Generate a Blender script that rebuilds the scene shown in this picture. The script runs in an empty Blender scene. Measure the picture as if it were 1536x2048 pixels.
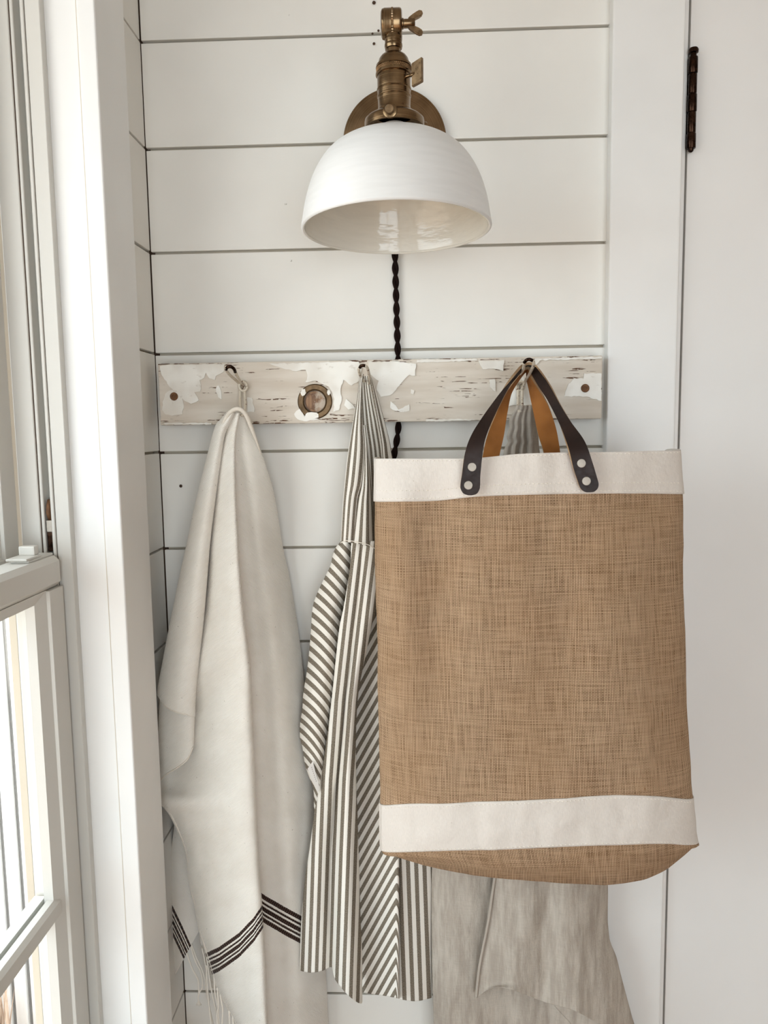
import bpy, bmesh, math, random
import numpy as np
from mathutils import Vector, Matrix, noise as mnoise

random.seed(7)
scn = bpy.context.scene
COL = scn.collection

# ------------------------------------------------------------------ camera
F_PX, YAW, PITCH, ROLL = 1557.0, -.03939, -.10918, -.01502
TOP_JOINT = 1.95                                   # height of the uppermost shiplap joint in view
CAM = np.array([.341, -1.035, TOP_JOINT - .4879])


def cam_axes():
    cy, sy, cp, sp = math.cos(YAW), math.sin(YAW), math.cos(PITCH), math.sin(PITCH)
    fwd = np.array([sy * cp, cy * cp, sp]); right = np.array([cy, -sy, 0.0]); up = np.cross(right, fwd)
    cr, sr = math.cos(ROLL), math.sin(ROLL)
    return cr * right + sr * up, -sr * right + cr * up, fwd


AX_R, AX_U, AX_F = cam_axes()
cam_data = bpy.data.cameras.new('camera'); cam = bpy.data.objects.new('camera', cam_data); COL.objects.link(cam)
cam_data.sensor_fit = 'VERTICAL'; cam_data.sensor_height = 36.0; cam_data.sensor_width = 27.0
cam_data.lens = 36.0 * F_PX / 2048.0
cam_data.clip_start = .02
cam.matrix_world = Matrix(((AX_R[0], AX_U[0], -AX_F[0], CAM[0]), (AX_R[1], AX_U[1], -AX_F[1], CAM[1]),
                           (AX_R[2], AX_U[2], -AX_F[2], CAM[2]), (0, 0, 0, 1)))
scn.camera = cam

# ------------------------------------------------------------------ light
world = bpy.data.worlds.new('overcast_sky'); scn.world = world; world.use_nodes = True
bg = world.node_tree.nodes['Background']
bg.inputs['Color'].default_value = (.87, .95, 1.0, 1)
bg.inputs['Strength'].default_value = 5.3
sun_d = bpy.data.lights.new('sun', 'SUN'); sun_d.energy = 9.0; sun_d.angle = .03; sun_d.color = (1, .96, .9)
sun = bpy.data.objects.new('sun', sun_d); COL.objects.link(sun)
sun.rotation_euler = Vector((-.04, .62, -.78)).to_track_quat('-Z', 'Y').to_euler()


def portal(name, loc, direction, sx, sy):
    d = bpy.data.lights.new(name, 'AREA'); d.shape = 'RECTANGLE'; d.size = sx; d.size_y = sy
    d.cycles.is_portal = True
    o = bpy.data.objects.new(name, d); COL.objects.link(o); o.location = loc
    o.rotation_euler = Vector(direction).to_track_quat('-Z', 'Y').to_euler()


portal('window_portal', (-.17, -.61, 1.345), (1, 0, 0), .84, 1.46)
portal('glazing_portal', (1.05, -3.45, 1.15), (0, 1, 0), 1.7, 2.1)

vs = scn.view_settings
vs.view_transform = 'Standard'; vs.look = 'None'; vs.exposure = 0.0; vs.gamma = 1.0; vs.use_curve_mapping = False
scn.display_settings.display_device = 'sRGB'
scn.cycles.use_denoising = True
scn.cycles.max_bounces = 12; scn.cycles.diffuse_bounces = 6; scn.cycles.transparent_max_bounces = 12
scn.cycles.sample_clamp_indirect = 8.0
scn.cycles.caustics_reflective = False; scn.cycles.caustics_refractive = False


# ------------------------------------------------------------------ measuring helpers
def ray(px, py):
    return AX_F + AX_R * ((px - 768) / F_PX) - AX_U * ((py - 1024) / F_PX)


def P(px, py, d):
    """the point at distance d in front of the shiplap wall that the photo shows at (px, py)"""
    r = ray(px, py); return CAM + r * ((-d - CAM[1]) / r[1])


def PX(px, py, X):
    r = ray(px, py); return CAM + r * ((X - CAM[0]) / r[0])


# ------------------------------------------------------------------ node helpers
def srgb(r, g, b):
    f = lambda c: (c / 255 / 12.92) if c / 255 <= .04045 else ((c / 255 + .055) / 1.055) ** 2.4
    return (f(r), f(g), f(b), 1.0)


class G:
    def __init__(s, name):
        s.m = bpy.data.materials.new(name); s.m.use_nodes = True
        s.t = s.m.node_tree; s.b = s.t.nodes['Principled BSDF']

    def _in(s, sock, v):
        if v is None: return
        if isinstance(v, bpy.types.NodeSocket): s.t.links.new(v, sock)
        else:
            if sock.type == 'VECTOR' and isinstance(v, (int, float)): v = (v, v, v)
            sock.default_value = v

    def node(s, kind, **kw):
        n = s.t.nodes.new(kind)
        for k, v in kw.items(): setattr(n, k, v)
        return n

    def math(s, op, a, b=None, c=None, clamp=False):
        n = s.node('ShaderNodeMath', operation=op, use_clamp=clamp)
        for i, v in enumerate((a, b, c)): s._in(n.inputs[i], v)
        return n.outputs[0]

    def uv(s, name):
        return s.node('ShaderNodeUVMap', uv_map=name).outputs[0]

    def obj(s):
        return s.node('ShaderNodeTexCoord').outputs['Object']

    def geo(s):
        return s.node('ShaderNodeNewGeometry')

    def sep(s, v):
        n = s.node('ShaderNodeSeparateXYZ'); s._in(n.inputs[0], v); return n.outputs

    def comb(s, x, y, z=0.0):
        n = s.node('ShaderNodeCombineXYZ')
        for i, v in enumerate((x, y, z)): s._in(n.inputs[i], v)
        return n.outputs[0]

    def scale(s, v, k):
        n = s.node('ShaderNodeVectorMath', operation='MULTIPLY'); s._in(n.inputs[0], v); s._in(n.inputs[1], k); return n.outputs[0]

    def noise(s, v, scale, detail=2.0, rough=.5):
        n = s.node('ShaderNodeTexNoise'); s._in(n.inputs['Vector'], v); s._in(n.inputs['Scale'], scale)
        n.inputs['Detail'].default_value = detail; n.inputs['Roughness'].default_value = rough
        return n.outputs['Fac']

    def mapr(s, v, a, b, c=0.0, d=1.0, smooth=True):
        n = s.node('ShaderNodeMapRange', interpolation_type='SMOOTHSTEP' if smooth else 'LINEAR')
        s._in(n.inputs[0], v)
        for i, q in enumerate((a, b, c, d)): s._in(n.inputs[i + 1], q)
        return n.outputs[0]

    def mix(s, f, a, b, mode='MIX'):
        n = s.node('ShaderNodeMix', data_type='RGBA', blend_type=mode)
        s._in(n.inputs[0], f); s._in(n.inputs[6], a); s._in(n.inputs[7], b)
        return n.outputs[2]

    def bump(s, h, strength, dist, normal=None):
        n = s.node('ShaderNodeBump'); s._in(n.inputs['Height'], h)
        n.inputs['Strength'].default_value = strength; n.inputs['Distance'].default_value = dist
        if normal is not None: s._in(n.inputs['Normal'], normal)
        return n.outputs[0]

    def done(s, col=None, rough=None, normal=None, metal=None, spec=None, sheen=None, coat=None):
        s._in(s.b.inputs['Base Color'], col); s._in(s.b.inputs['Roughness'], rough); s._in(s.b.inputs['Normal'], normal)
        s._in(s.b.inputs['Metallic'], metal); s._in(s.b.inputs['Specular IOR Level'], spec)
        s._in(s.b.inputs['Sheen Weight'], sheen); s._in(s.b.inputs['Coat Weight'], coat)
        return s.m


def m_paint(name, col, rough=.42, mott=.035, spec=.4):
    g = G(name); o = g.obj()
    n = g.noise(o, 9.0, 3.0)
    f = g.mapr(n, .3, .7, 1 - mott, 1 + mott * .3)
    c = g.mix(1.0, col, g.comb(f, f, f), 'MULTIPLY')
    fine = g.noise(o, 420.0, 2.0)
    return g.done(c, rough, g.bump(fine, .06, .0006), spec=spec)


M = {}
M['wall'] = m_paint('white_wall_paint', (.80, .785, .745, 1), .42)
M['trim'] = m_paint('white_trim_paint', (.81, .81, .80, 1), .34)
M['door'] = m_paint('white_door_paint', (.79, .785, .775, 1), .36, .02)
M['vinyl'] = m_paint('white_vinyl', (.62, .608, .572, 1), .35, .02)
M['ceiling'] = m_paint('ceiling_paint', (.72, .69, .64, 1), .7)
M['room'] = m_paint('greige_room_paint', (.38, .315, .235, 1), .6)
M['track'] = m_paint('cream_screen_track', srgb(206, 196, 170), .5)
M['stop'] = m_paint('grey_exterior_stop', srgb(120, 116, 106), .6)
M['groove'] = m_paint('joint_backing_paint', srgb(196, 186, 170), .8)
M['dark_gap'] = m_paint('dark_gap', srgb(70, 52, 40), .9)
M['siding_groove'] = m_paint('shaded_siding_groove', (.19, .186, .18, 1), .8)  # grey stands in for the shade in the gaps between boards
M['siding'] = m_paint('white_siding', (.82, .82, .82, 1), .6)


def m_floor():
    g = G('oak_floor'); o = g.obj(); n = g.noise(g.scale(o, (14, 2, 2)), 3.0, 6.0, .6)
    return g.done(g.mix(n, srgb(142, 108, 76), srgb(176, 142, 106)), .45)


M['floor'] = m_floor()


def m_glass():
    g = G('window_glass'); t = g.t; out = t.nodes['Material Output']
    tr = g.node('ShaderNodeBsdfTransparent'); tr.inputs[0].default_value = (.97, .98, .975, 1)
    gl = g.node('ShaderNodeBsdfGlossy'); gl.inputs['Roughness'].default_value = .02
    lw = g.node('ShaderNodeLayerWeight'); lw.inputs[0].default_value = .5
    fr = g.node('ShaderNodeMath', operation='MULTIPLY_ADD'); t.links.new(g.math('POWER', lw.outputs['Facing'], 5.0), fr.inputs[0])
    fr.inputs[1].default_value = .5; fr.inputs[2].default_value = .03
    mx = g.node('ShaderNodeMixShader')
    t.links.new(fr.outputs[0], mx.inputs[0]); t.links.new(tr.outputs[0], mx.inputs[1]); t.links.new(gl.outputs[0], mx.inputs[2])
    t.links.new(mx.outputs[0], out.inputs[0])
    return g.m


M['glass'] = m_glass()


def m_brass(name, dark, light, rough=.3, brushed=None):
    g = G(name); o = g.obj()
    if brushed == 'circle':
        x, y, z = g.sep(o)
        r = g.math('SQRT', g.math('ADD', g.math('MULTIPLY', x, x), g.math('MULTIPLY', y, y)))
        n = g.noise(g.comb(g.math('MULTIPLY', r, 900.0), 0.0, 0.0), 1.0, 3.0)
    elif brushed == 'ring':
        x, y, z = g.sep(o)
        n = g.noise(g.comb(0.0, 0.0, g.math('MULTIPLY', z, 700.0)), 1.0, 2.0)
    else:
        n = g.noise(o, 160.0, 4.0, .6)
    big = g.noise(o, 45.0, 2.0)
    f = g.math('ADD', g.math('MULTIPLY', n, .6), g.math('MULTIPLY', big, .4))
    c = g.mix(g.mapr(f, .3, .7), dark, light)
    return g.done(c, g.mapr(n, .2, .8, rough - .06, rough + .12), g.bump(n, .04, .0003), metal=1.0)


M['brass'] = m_brass('antique_brass', srgb(104, 84, 61), srgb(138, 114, 86), .20, 'ring')
M['brass_flat'] = m_brass('antique_brass_cast', srgb(104, 84, 62), srgb(146, 121, 92), .3)
M['brass_plate'] = m_brass('brushed_brass_plate', srgb(100, 80, 58), srgb(146, 120, 92), .34, 'circle')
M['brass_light'] = m_brass('worn_brass', srgb(124, 102, 78), srgb(172, 146, 114), .32)
g = G('rusty_steel'); n_ = g.noise(g.obj(), 260.0, 4.0); M['rust'] = g.done(g.mix(n_, srgb(60, 36, 20), srgb(134, 92, 56)), .7)
M['bronze'] = m_brass('dark_bronze', srgb(36, 24, 18), srgb(62, 44, 34), .25)
M['nickel'] = m_brass('polished_nickel', srgb(150, 142, 132), srgb(178, 170, 160), .5)
M['ring_metal'] = m_brass('aged_brass_ring', srgb(78, 62, 46), srgb(126, 104, 80), .45)


def m_ceramic(name, col, rough, wav):
    g = G(name); o = g.obj()
    n = g.noise(g.scale(o, (1, 1, 3)), 26.0, 3.0); st = g.noise(g.scale(o, (1, 1, 9)), 22.0, 4.0)
    f = g.mapr(st, .3, .7, .965, 1.01)
    c = g.mix(1.0, col, g.comb(f, f, f), 'MULTIPLY')
    return g.done(c, rough, g.bump(n, wav, .004), spec=.5)


M['shade_out'] = m_ceramic('white_ceramic', (.74, .74, .735, 1), .36, .06)
M['shade_in'] = m_ceramic('glazed_ceramic', (.76, .74, .68, 1), .09, .22)
g = G('dark_cloth_cord'); M['cord'] = g.done(srgb(27, 15, 12), .85, spec=.1)


def m_rail():
    g = G('peeling_cream_paint'); o = g.obj()
    x, y, z = g.sep(o)
    st = g.noise(g.comb(g.math('MULTIPLY', x, 22.0), g.math('MULTIPLY', y, 40.0), g.math('MULTIPLY', z, 420.0)), 1.0, 3.0, .6)
    zone = g.noise(g.comb(g.math('MULTIPLY', x, 14.0), 3.0, g.math('MULTIPLY', z, 40.0)), 1.0, 2.0)
    gate = g.noise(g.comb(g.math('MULTIPLY', x, 130.0), 9.0, g.math('MULTIPLY', z, 350.0)), 1.0, 1.0)
    zc = g.mapr(g.math('ABSOLUTE', z), .024, .038, 0.0, .055)
    thr = g.math('ADD', g.math('ADD', g.math('MULTIPLY', st, .62), g.math('MULTIPLY', zone, .25)), zc)
    crack = g.math('MULTIPLY', g.mapr(thr, .522, .552), g.mapr(gate, .44, .5))
    base = g.mix(g.mapr(g.noise(g.comb(g.math('MULTIPLY', x, 9.0), 0.0, g.math('MULTIPLY', z, 60.0)), 1.0, 4.0), .3, .7),
                 srgb(202, 191, 177), srgb(218, 210, 199))
    c = g.mix(crack, base, srgb(92, 62, 42))
    return g.done(c, .62, g.bump(g.math('SUBTRACT', 1.0, crack), .5, .0012), spec=.3)


M['rail'] = m_rail()


def m_flake():
    g = G('white_paint_flake'); o = g.obj(); n = g.noise(o, 130.0, 4.0, .6); b = g.noise(o, 26.0, 2.0)
    c = g.mix(g.mapr(b, .35, .65), srgb(222, 217, 208), srgb(240, 238, 232))
    cr = g.mapr(g.noise(g.scale(o, (1, 1, 2)), 70.0, 5.0, .7), .62, .66, 0.0, .25)
    return g.done(g.mix(cr, c, srgb(170, 155, 138)), .5, g.bump(n, .25, .0008))


M['flake'] = m_flake()


def m_hookpaint():
    g = G('chipped_hook_paint'); o = g.obj(); n = g.noise(o, 190.0, 3.0, .6)
    return g.done(g.mix(g.mapr(n, .60, .64), srgb(206, 196, 180), srgb(96, 62, 36)), .5, g.bump(n, .4, .001))


M['hook'] = m_hookpaint()


def m_woodplug():
    g = G('worn_wood_plug'); o = g.obj(); x, y, z = g.sep(o)
    n = g.noise(g.comb(g.math('MULTIPLY', x, 40.0), 0.0, g.math('MULTIPLY', z, 520.0)), 1.0, 4.0, .7)
    p = g.noise(o, 90.0, 4.0, .7)
    side = g.mapr(g.math('ADD', g.math('MULTIPLY', g.math('SUBTRACT', x, z), 14.0), p), .45, .7)
    return g.done(g.mix(side, g.mix(g.mapr(n, .4, .6), srgb(84, 54, 34), srgb(160, 122, 88)), srgb(186, 172, 156)), .55,
                  g.bump(n, .5, .0015))


M['plug'] = m_woodplug()


# ---- cloth: map 'weave' is metres on the cloth, map 'band' carries the woven stripes
def m_towel():
    g = G('cream_twill_cotton'); x, y, z = g.sep(g.uv('weave')); bx, by, bz = g.sep(g.uv('band'))
    wob = g.math('MULTIPLY', g.noise(g.uv('weave'), 60.0, 2.0), 1.2)
    ph = g.math('ADD', g.math('DIVIDE', g.math('SUBTRACT', y, g.math('MULTIPLY', x, .72)), .0018), wob)
    tw = g.math('ABSOLUTE', g.math('SINE', g.math('MULTIPLY', ph, math.pi)))
    yarn = g.noise(g.comb(g.math('MULTIPLY', x, 900.0), g.math('MULTIPLY', y, 1500.0)), 1.0, 2.0)
    big = g.noise(g.uv('weave'), 24.0, 3.0)
    c = g.mix(g.mapr(big, .3, .7), srgb(228, 223, 215), srgb(234, 230, 223))
    shade = g.math('ADD', g.math('MULTIPLY', tw, .16), g.math('MULTIPLY', yarn, .2))
    f = g.mapr(shade, .05, .28, .84, 1.03, False)
    c = g.mix(1.0, c, g.comb(f, f, f), 'MULTIPLY')
    sp = g.noise(g.comb(g.math('MULTIPLY', x, 420.0), g.math('MULTIPLY', y, 260.0)), 1.0, 1.0)
    c = g.mix(g.mapr(sp, .745, .80, 0.0, .55), c, srgb(120, 102, 84))
    # five black woven stripes between band 0 and 1
    edge = g.math('MULTIPLY', g.math('SUBTRACT', g.noise(g.comb(g.math('MULTIPLY', x, 1400.0), g.math('MULTIPLY', y, 1400.0)), 1.0, 1.0), .5), .07)
    b = g.math('ADD', by, edge)
    tot = None
    for ctr, hw in ((.09, .09), (.315, .045), (.52, .085), (.715, .045), (.915, .085)):
        k = g.math('LESS_THAN', g.math('ABSOLUTE', g.math('SUBTRACT', b, ctr)), hw)
        tot = k if tot is None else g.math('MAXIMUM', tot, k)
    knit = g.math('MULTIPLY', g.math('SINE', g.math('MULTIPLY', x, 2600.0)), g.math('SINE', g.math('MULTIPLY', by, 38.0)))
    blk = g.mix(g.mapr(knit, .35, .9), srgb(38, 24, 22), srgb(120, 96, 80))
    c = g.mix(tot, c, blk)
    return g.done(c, .9, g.bump(g.math('ADD', tw, g.math('MULTIPLY', yarn, .8)), .45, .0007), spec=.1, sheen=.15)


M['towel'] = m_towel()


def m_apron():
    g = G('striped_linen'); v = g.uv('weave'); x, y, z = g.sep(v); bx, by, bz = g.sep(g.uv('band'))
    wob = g.math('MULTIPLY', g.math('SUBTRACT', g.noise(v, 700.0, 1.0), .5), .05)
    fr = g.math('FRACT', g.math('ADD', bx, wob))
    tri = g.math('ABSOLUTE', g.math('SUBTRACT', fr, .5))
    stripe = g.mapr(tri, .235, .265)
    th = g.math('MULTIPLY', g.math('SINE', g.math('MULTIPLY', g.math('ADD', x, y), 5200.0)), g.math('SINE', g.math('MULTIPLY', g.math('SUBTRACT', y, x), 5200.0)))
    hn = g.noise(g.comb(g.math('MULTIPLY', x, 1300.0), g.math('MULTIPLY', y, 900.0)), 1.0, 2.0)
    mixf = g.mapr(g.math('ADD', g.math('MULTIPLY', th, .22), hn), .30, .72)
    dark = g.mix(mixf, srgb(84, 76, 67), srgb(154, 144, 129))
    light = g.mix(hn, srgb(240, 238, 232), srgb(226, 221, 212))
    c = g.mix(stripe, dark, light)
    slub = g.noise(g.comb(g.math('MULTIPLY', x, 40.0), g.math('MULTIPLY', y, 400.0)), 1.0, 2.0)
    return g.done(c, .85, g.bump(g.math('ADD', hn, g.math('MULTIPLY', slub, .6)), .3, .0006), spec=.12)


M['apron'] = m_apron()


def m_linen():
    g = G('oatmeal_linen'); v = g.uv('weave'); x, y, z = g.sep(v)
    a = g.noise(g.comb(g.math('MULTIPLY', x, 900.0), g.math('MULTIPLY', y, 60.0)), 1.0, 3.0, .6)
    b = g.noise(g.comb(g.math('MULTIPLY', x, 60.0), g.math('MULTIPLY', y, 900.0)), 1.0, 3.0, .6)
    streak = g.noise(g.comb(g.math('MULTIPLY', x, 110.0), g.math('MULTIPLY', y, 14.0)), 1.0, 4.0, .6)
    f = g.mapr(g.math('ADD', a, b), .7, 1.3, .88, 1.05, False)
    c = g.mix(g.mapr(streak, .35, .65), srgb(164, 154, 143), srgb(186, 177, 166))
    c = g.mix(1.0, c, g.comb(f, f, f), 'MULTIPLY')
    crumple = g.noise(g.comb(g.math('MULTIPLY', x, 50.0), g.math('MULTIPLY', y, 20.0)), 1.0, 5.0, .6)
    nb = g.bump(crumple, .55, .006)
    return g.done(c, .88, g.bump(g.math('ADD', a, b), .3, .0005, nb), spec=.12)


M['linen'] = m_linen()


def m_burlap():
    g = G('jute_burlap'); v = g.uv('weave'); x, y, z = g.sep(v)
    jx = g.math('MULTIPLY', g.math('SUBTRACT', g.noise(g.comb(g.math('MULTIPLY', x, 30.0), g.math('MULTIPLY', y, 12.0)), 1.0, 3.0), .5), 1.3)
    jy = g.math('MULTIPLY', g.math('SUBTRACT', g.noise(g.comb(g.math('MULTIPLY', x, 12.0), g.math('MULTIPLY', y, 30.0), 5.0), 1.0, 3.0), .5), 1.3)
    u = g.math('ADD', g.math('DIVIDE', x, .00172), jx); w = g.math('ADD', g.math('DIVIDE', y, .00150), jy)
    a = g.math('ABSOLUTE', g.math('SINE', g.math('MULTIPLY', u, math.pi)))
    b = g.math('ABSOLUTE', g.math('SINE', g.math('MULTIPLY', w, math.pi)))
    ck = g.math('MULTIPLY', g.math('SINE', g.math('MULTIPLY', u, math.pi)), g.math('SINE', g.math('MULTIPLY', w, math.pi)))
    wa = g.noise(g.comb(g.math('MULTIPLY', x, 560.0), g.math('MULTIPLY', y, 22.0)), 1.0, 2.0)
    wb = g.noise(g.comb(g.math('MULTIPLY', x, 22.0), g.math('MULTIPLY', y, 620.0)), 1.0, 2.0)
    av = g.math('MULTIPLY', a, g.mapr(wa, .25, .75, .85, 1.18)); bv = g.math('MULTIPLY', b, g.mapr(wb, .25, .75, .78, 1.06))
    top = g.math('MAXIMUM', av, bv)
    top = g.math('ADD', top, g.math('MULTIPLY', ck, .05))
    c = g.mix(g.mapr(top, .60, 1.04), srgb(78, 52, 30), srgb(202, 173, 143))
    big = g.noise(v, 13.0, 3.0)
    pale = g.mapr(g.noise(g.comb(g.math('MULTIPLY', x, 3.0), g.math('MULTIPLY', y, 260.0)), 1.0, 2.0), .69, .76, 0.0, .28)
    c = g.mix(g.mapr(big, .35, .65, 0.0, .16), c, srgb(150, 113, 76))
    c = g.mix(pale, c, srgb(222, 196, 164))
    slub = g.mapr(g.noise(g.comb(g.math('MULTIPLY', x, 150.0), g.math('MULTIPLY', y, 60.0), 3.0), 1.0, 1.0), .76, .82, 0.0, .5)
    c = g.mix(slub, c, srgb(120, 78, 40))
    return g.done(c, .92, g.bump(top, .55, .0008), spec=.08)


M['burlap'] = m_burlap()


def m_canvas():
    g = G('natural_canvas'); v = g.uv('weave'); x, y, z = g.sep(v)
    rib = g.math('ABSOLUTE', g.math('SINE', g.math('MULTIPLY', x, math.pi / .0012)))
    n = g.noise(g.comb(g.math('MULTIPLY', x, 900.0), g.math('MULTIPLY', y, 240.0)), 1.0, 3.0)
    cr = g.noise(v, 34.0, 4.0)
    f = g.mapr(g.math('ADD', g.math('MULTIPLY', rib, .25), n), .35, .9, .93, 1.03, False)
    c = g.mix(1.0, srgb(213, 206, 199), g.comb(f, f, f), 'MULTIPLY')
    sp = g.noise(g.comb(g.math('MULTIPLY', x, 260.0), g.math('MULTIPLY', y, 260.0)), 1.0, 1.0)
    c = g.mix(g.mapr(sp, .78, .82, 0.0, .5), c, srgb(140, 116, 92))
    return g.done(c, .88, g.bump(g.math('ADD', rib, n), .2, .0004, g.bump(cr, .45, .008)), spec=.1)


M['canvas'] = m_canvas()


def m_leather(name, a, b, rough, sc=300.0):
    g = G(name); o = g.obj(); n = g.noise(o, sc, 4.0, .6); k = g.noise(o, 30.0, 2.0)
    return g.done(g.mix(g.mapr(k, .3, .7), a, b), g.mapr(n, .3, .7, rough - .05, rough + .1), g.bump(n, .18, .0006), spec=.28)


M['leather'] = m_leather('dark_brown_leather', srgb(31, 19, 16), srgb(42, 27, 22), .46)
M['suede'] = m_leather('tan_leather_flesh_side', srgb(132, 82, 36), srgb(158, 102, 50), .8, 600.0)
M['leather_edge'] = m_leather('raw_leather_edge', srgb(140, 112, 84), srgb(168, 140, 108), .7)
g = G('white_thread'); M['thread'] = g.done(srgb(238, 232, 222), .8)
g = G('label_satin'); M['label'] = g.done(srgb(206, 202, 198), .5)
g = G('label_print'); M['print'] = g.done(srgb(70, 66, 64), .7)
g = G('dry_grass'); o_ = g.obj(); M['grass'] = g.done(g.mix(g.noise(o_, 30.0), srgb(150, 120, 96), srgb(214, 190, 168)), .9)
g = G('mulch_ground'); o_ = g.obj(); M['ground'] = g.done(g.mix(g.noise(o_, 40.0, 5.0), srgb(120, 96, 80), srgb(190, 172, 154)), .95)


# ------------------------------------------------------------------ mesh helpers
def obj(name, me, mats, parent=None):
    o = bpy.data.objects.new(name, me); COL.objects.link(o)
    for m in (mats if isinstance(mats, (list, tuple)) else [mats]):
        if m.name not in [x.name for x in me.materials if x]: me.materials.append(m)
    if parent is not None: o.parent = parent
    return o


def empty(name, loc=(0, 0, 0)):
    o = bpy.data.objects.new(name, None); COL.objects.link(o); o.location = loc; return o


def tag(o, label, cat, group=None):
    o['label'] = label; o['category'] = cat
    if group: o['group'] = group
    return o


def struct(o):
    o['kind'] = 'structure'; return o


def child(o, parent):
    """parent without moving (the parent may sit away from the origin)"""
    o.parent = parent; o.matrix_parent_inverse = Matrix.Translation(-Vector(parent.location)); return o


def smooth(me, on=True):
    me.polygons.foreach_set('use_smooth', [on] * len(me.polygons))


def from_bm(name, bm, mats, parent=None, sm=False):
    bmesh.ops.recalc_face_normals(bm, faces=bm.faces)
    me = bpy.data.meshes.new(name); bm.to_mesh(me); bm.free(); smooth(me, sm)
    o = obj(name, me, mats)
    if parent is not None: child(o, parent)
    return o


def bm_box(bm, a, b, bevel=0.0, seg=2):
    a, b = np.minimum(a, b), np.maximum(a, b)
    r = bmesh.ops.create_cube(bm, size=1.0)
    for v in r['verts']:
        v.co = Vector([a[i] + (v.co[i] + .5) * (b[i] - a[i]) for i in range(3)])
    if bevel > 0:
        es = list({e for v in r['verts'] for e in v.link_edges})
        bmesh.ops.bevel(bm, geom=es, offset=bevel, segments=seg, affect='EDGES', profile=.6)


def box(name, a, b, mat, parent=None, bevel=0.0, seg=2):
    bm = bmesh.new(); bm_box(bm, a, b, bevel, seg); return from_bm(name, bm, mat, parent)


def lathe_bm(bm, prof, mtx, seg=64, cap=True, rfun=None):
    rings = []
    for r, h in prof:
        ring = []
        for k in range(seg):
            a = 2 * math.pi * k / seg
            rr = r * (rfun(k, h) if rfun else 1.0)
            ring.append(bm.verts.new(mtx @ Vector((rr * math.cos(a), rr * math.sin(a), h))))
        rings.append(ring)
    for A, B in zip(rings, rings[1:]):
        for k in range(seg):
            bm.faces.new((A[k], A[(k + 1) % seg], B[(k + 1) % seg], B[k]))
    if cap:
        for R_ in (rings[0], rings[-1]):
            try: bm.faces.new(R_)
            except ValueError: pass


def lathe(name, prof, mtx, mat, parent=None, seg=64, cap=True, rfun=None, sm=True):
    bm = bmesh.new(); lathe_bm(bm, prof, Matrix(), seg, cap, rfun)
    o = from_bm(name, bm, mat, None, sm)
    o.matrix_world = mtx
    if parent is not None:
        o.parent = parent; o.matrix_parent_inverse = Matrix.Translation(-Vector(parent.location))
    for p in o.data.polygons:                       # flat caps stay flat
        if len(p.vertices) > 4: p.use_smooth = False
    md = o.modifiers.new('edge', 'EDGE_SPLIT'); md.split_angle = math.radians(38)
    return o


def tube_bm(bm, pts, rad, seg=10, closed=False):
    pts = [Vector(p) for p in pts]; n = len(pts)
    up = None; rings = []
    for i in range(n):
        if closed: t = pts[(i + 1) % n] - pts[i - 1]
        else: t = pts[min(i + 1, n - 1)] - pts[max(i - 1, 0)]
        t.normalize()
        if up is None:
            up = t.orthogonal().normalized()
        else:
            up = (up - t * up.dot(t)).normalized()
        bn = t.cross(up); r = rad[i] if isinstance(rad, (list, tuple)) else rad
        rings.append([bm.verts.new(pts[i] + (up * math.cos(2 * math.pi * k / seg) + bn * math.sin(2 * math.pi * k / seg)) * r) for k in range(seg)])
    pairs = list(zip(rings, rings[1:])) + ([(rings[-1], rings[0])] if closed else [])
    for A, B in pairs:
        for k in range(seg):
            bm.faces.new((A[k], A[(k + 1) % seg], B[(k + 1) % seg], B[k]))
    if not closed:
        bm.faces.new(rings[0]); bm.faces.new(rings[-1])


def cr(pts, n):
    """Catmull-Rom through rows of numbers, n samples"""
    A = np.array(pts, float); m = len(A); out = []
    for t in np.linspace(0, m - 1, n):
        i = min(int(t), m - 2); f = t - i
        p0, p1, p2, p3 = A[max(i - 1, 0)], A[i], A[i + 1], A[min(i + 2, m - 1)]
        out.append(.5 * ((2 * p1) + (p2 - p0) * f + (2 * p0 - 5 * p1 + 4 * p2 - p3) * f * f + (3 * p1 - p0 - 3 * p2 + p3) * f ** 3))
    return np.array(out)


def tube(name, ctrl, rad, mat, parent=None, n=40, seg=10, photo=True):
    c = cr(ctrl, n)
    pts = [P(*q) for q in c] if photo else c
    bm = bmesh.new(); tube_bm(bm, pts, rad, seg); return from_bm(name, bm, mat, parent, True)


def prism(name, pts3, normal, thick, mat, parent=None, bevel=0.0):
    """a plate: outline pts3 (3-D, roughly planar) thickened along normal"""
    bm = bmesh.new(); nv = Vector(normal) * thick
    a = [bm.verts.new(Vector(p)) for p in pts3]; b = [bm.verts.new(Vector(p) + nv) for p in pts3]
    bm.faces.new(a); bm.faces.new(list(reversed(b)))
    n = len(a)
    for i in range(n): bm.faces.new((a[i], b[i], b[(i + 1) % n], a[(i + 1) % n]))
    if bevel:
        es = [e for e in bm.edges if any(len(f.verts) > 4 for f in e.link_faces)] or list(bm.edges)
        bmesh.ops.bevel(bm, geom=es, offset=bevel, segments=2, affect='EDGES')
    return from_bm(name, bm, mat, parent)


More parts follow.
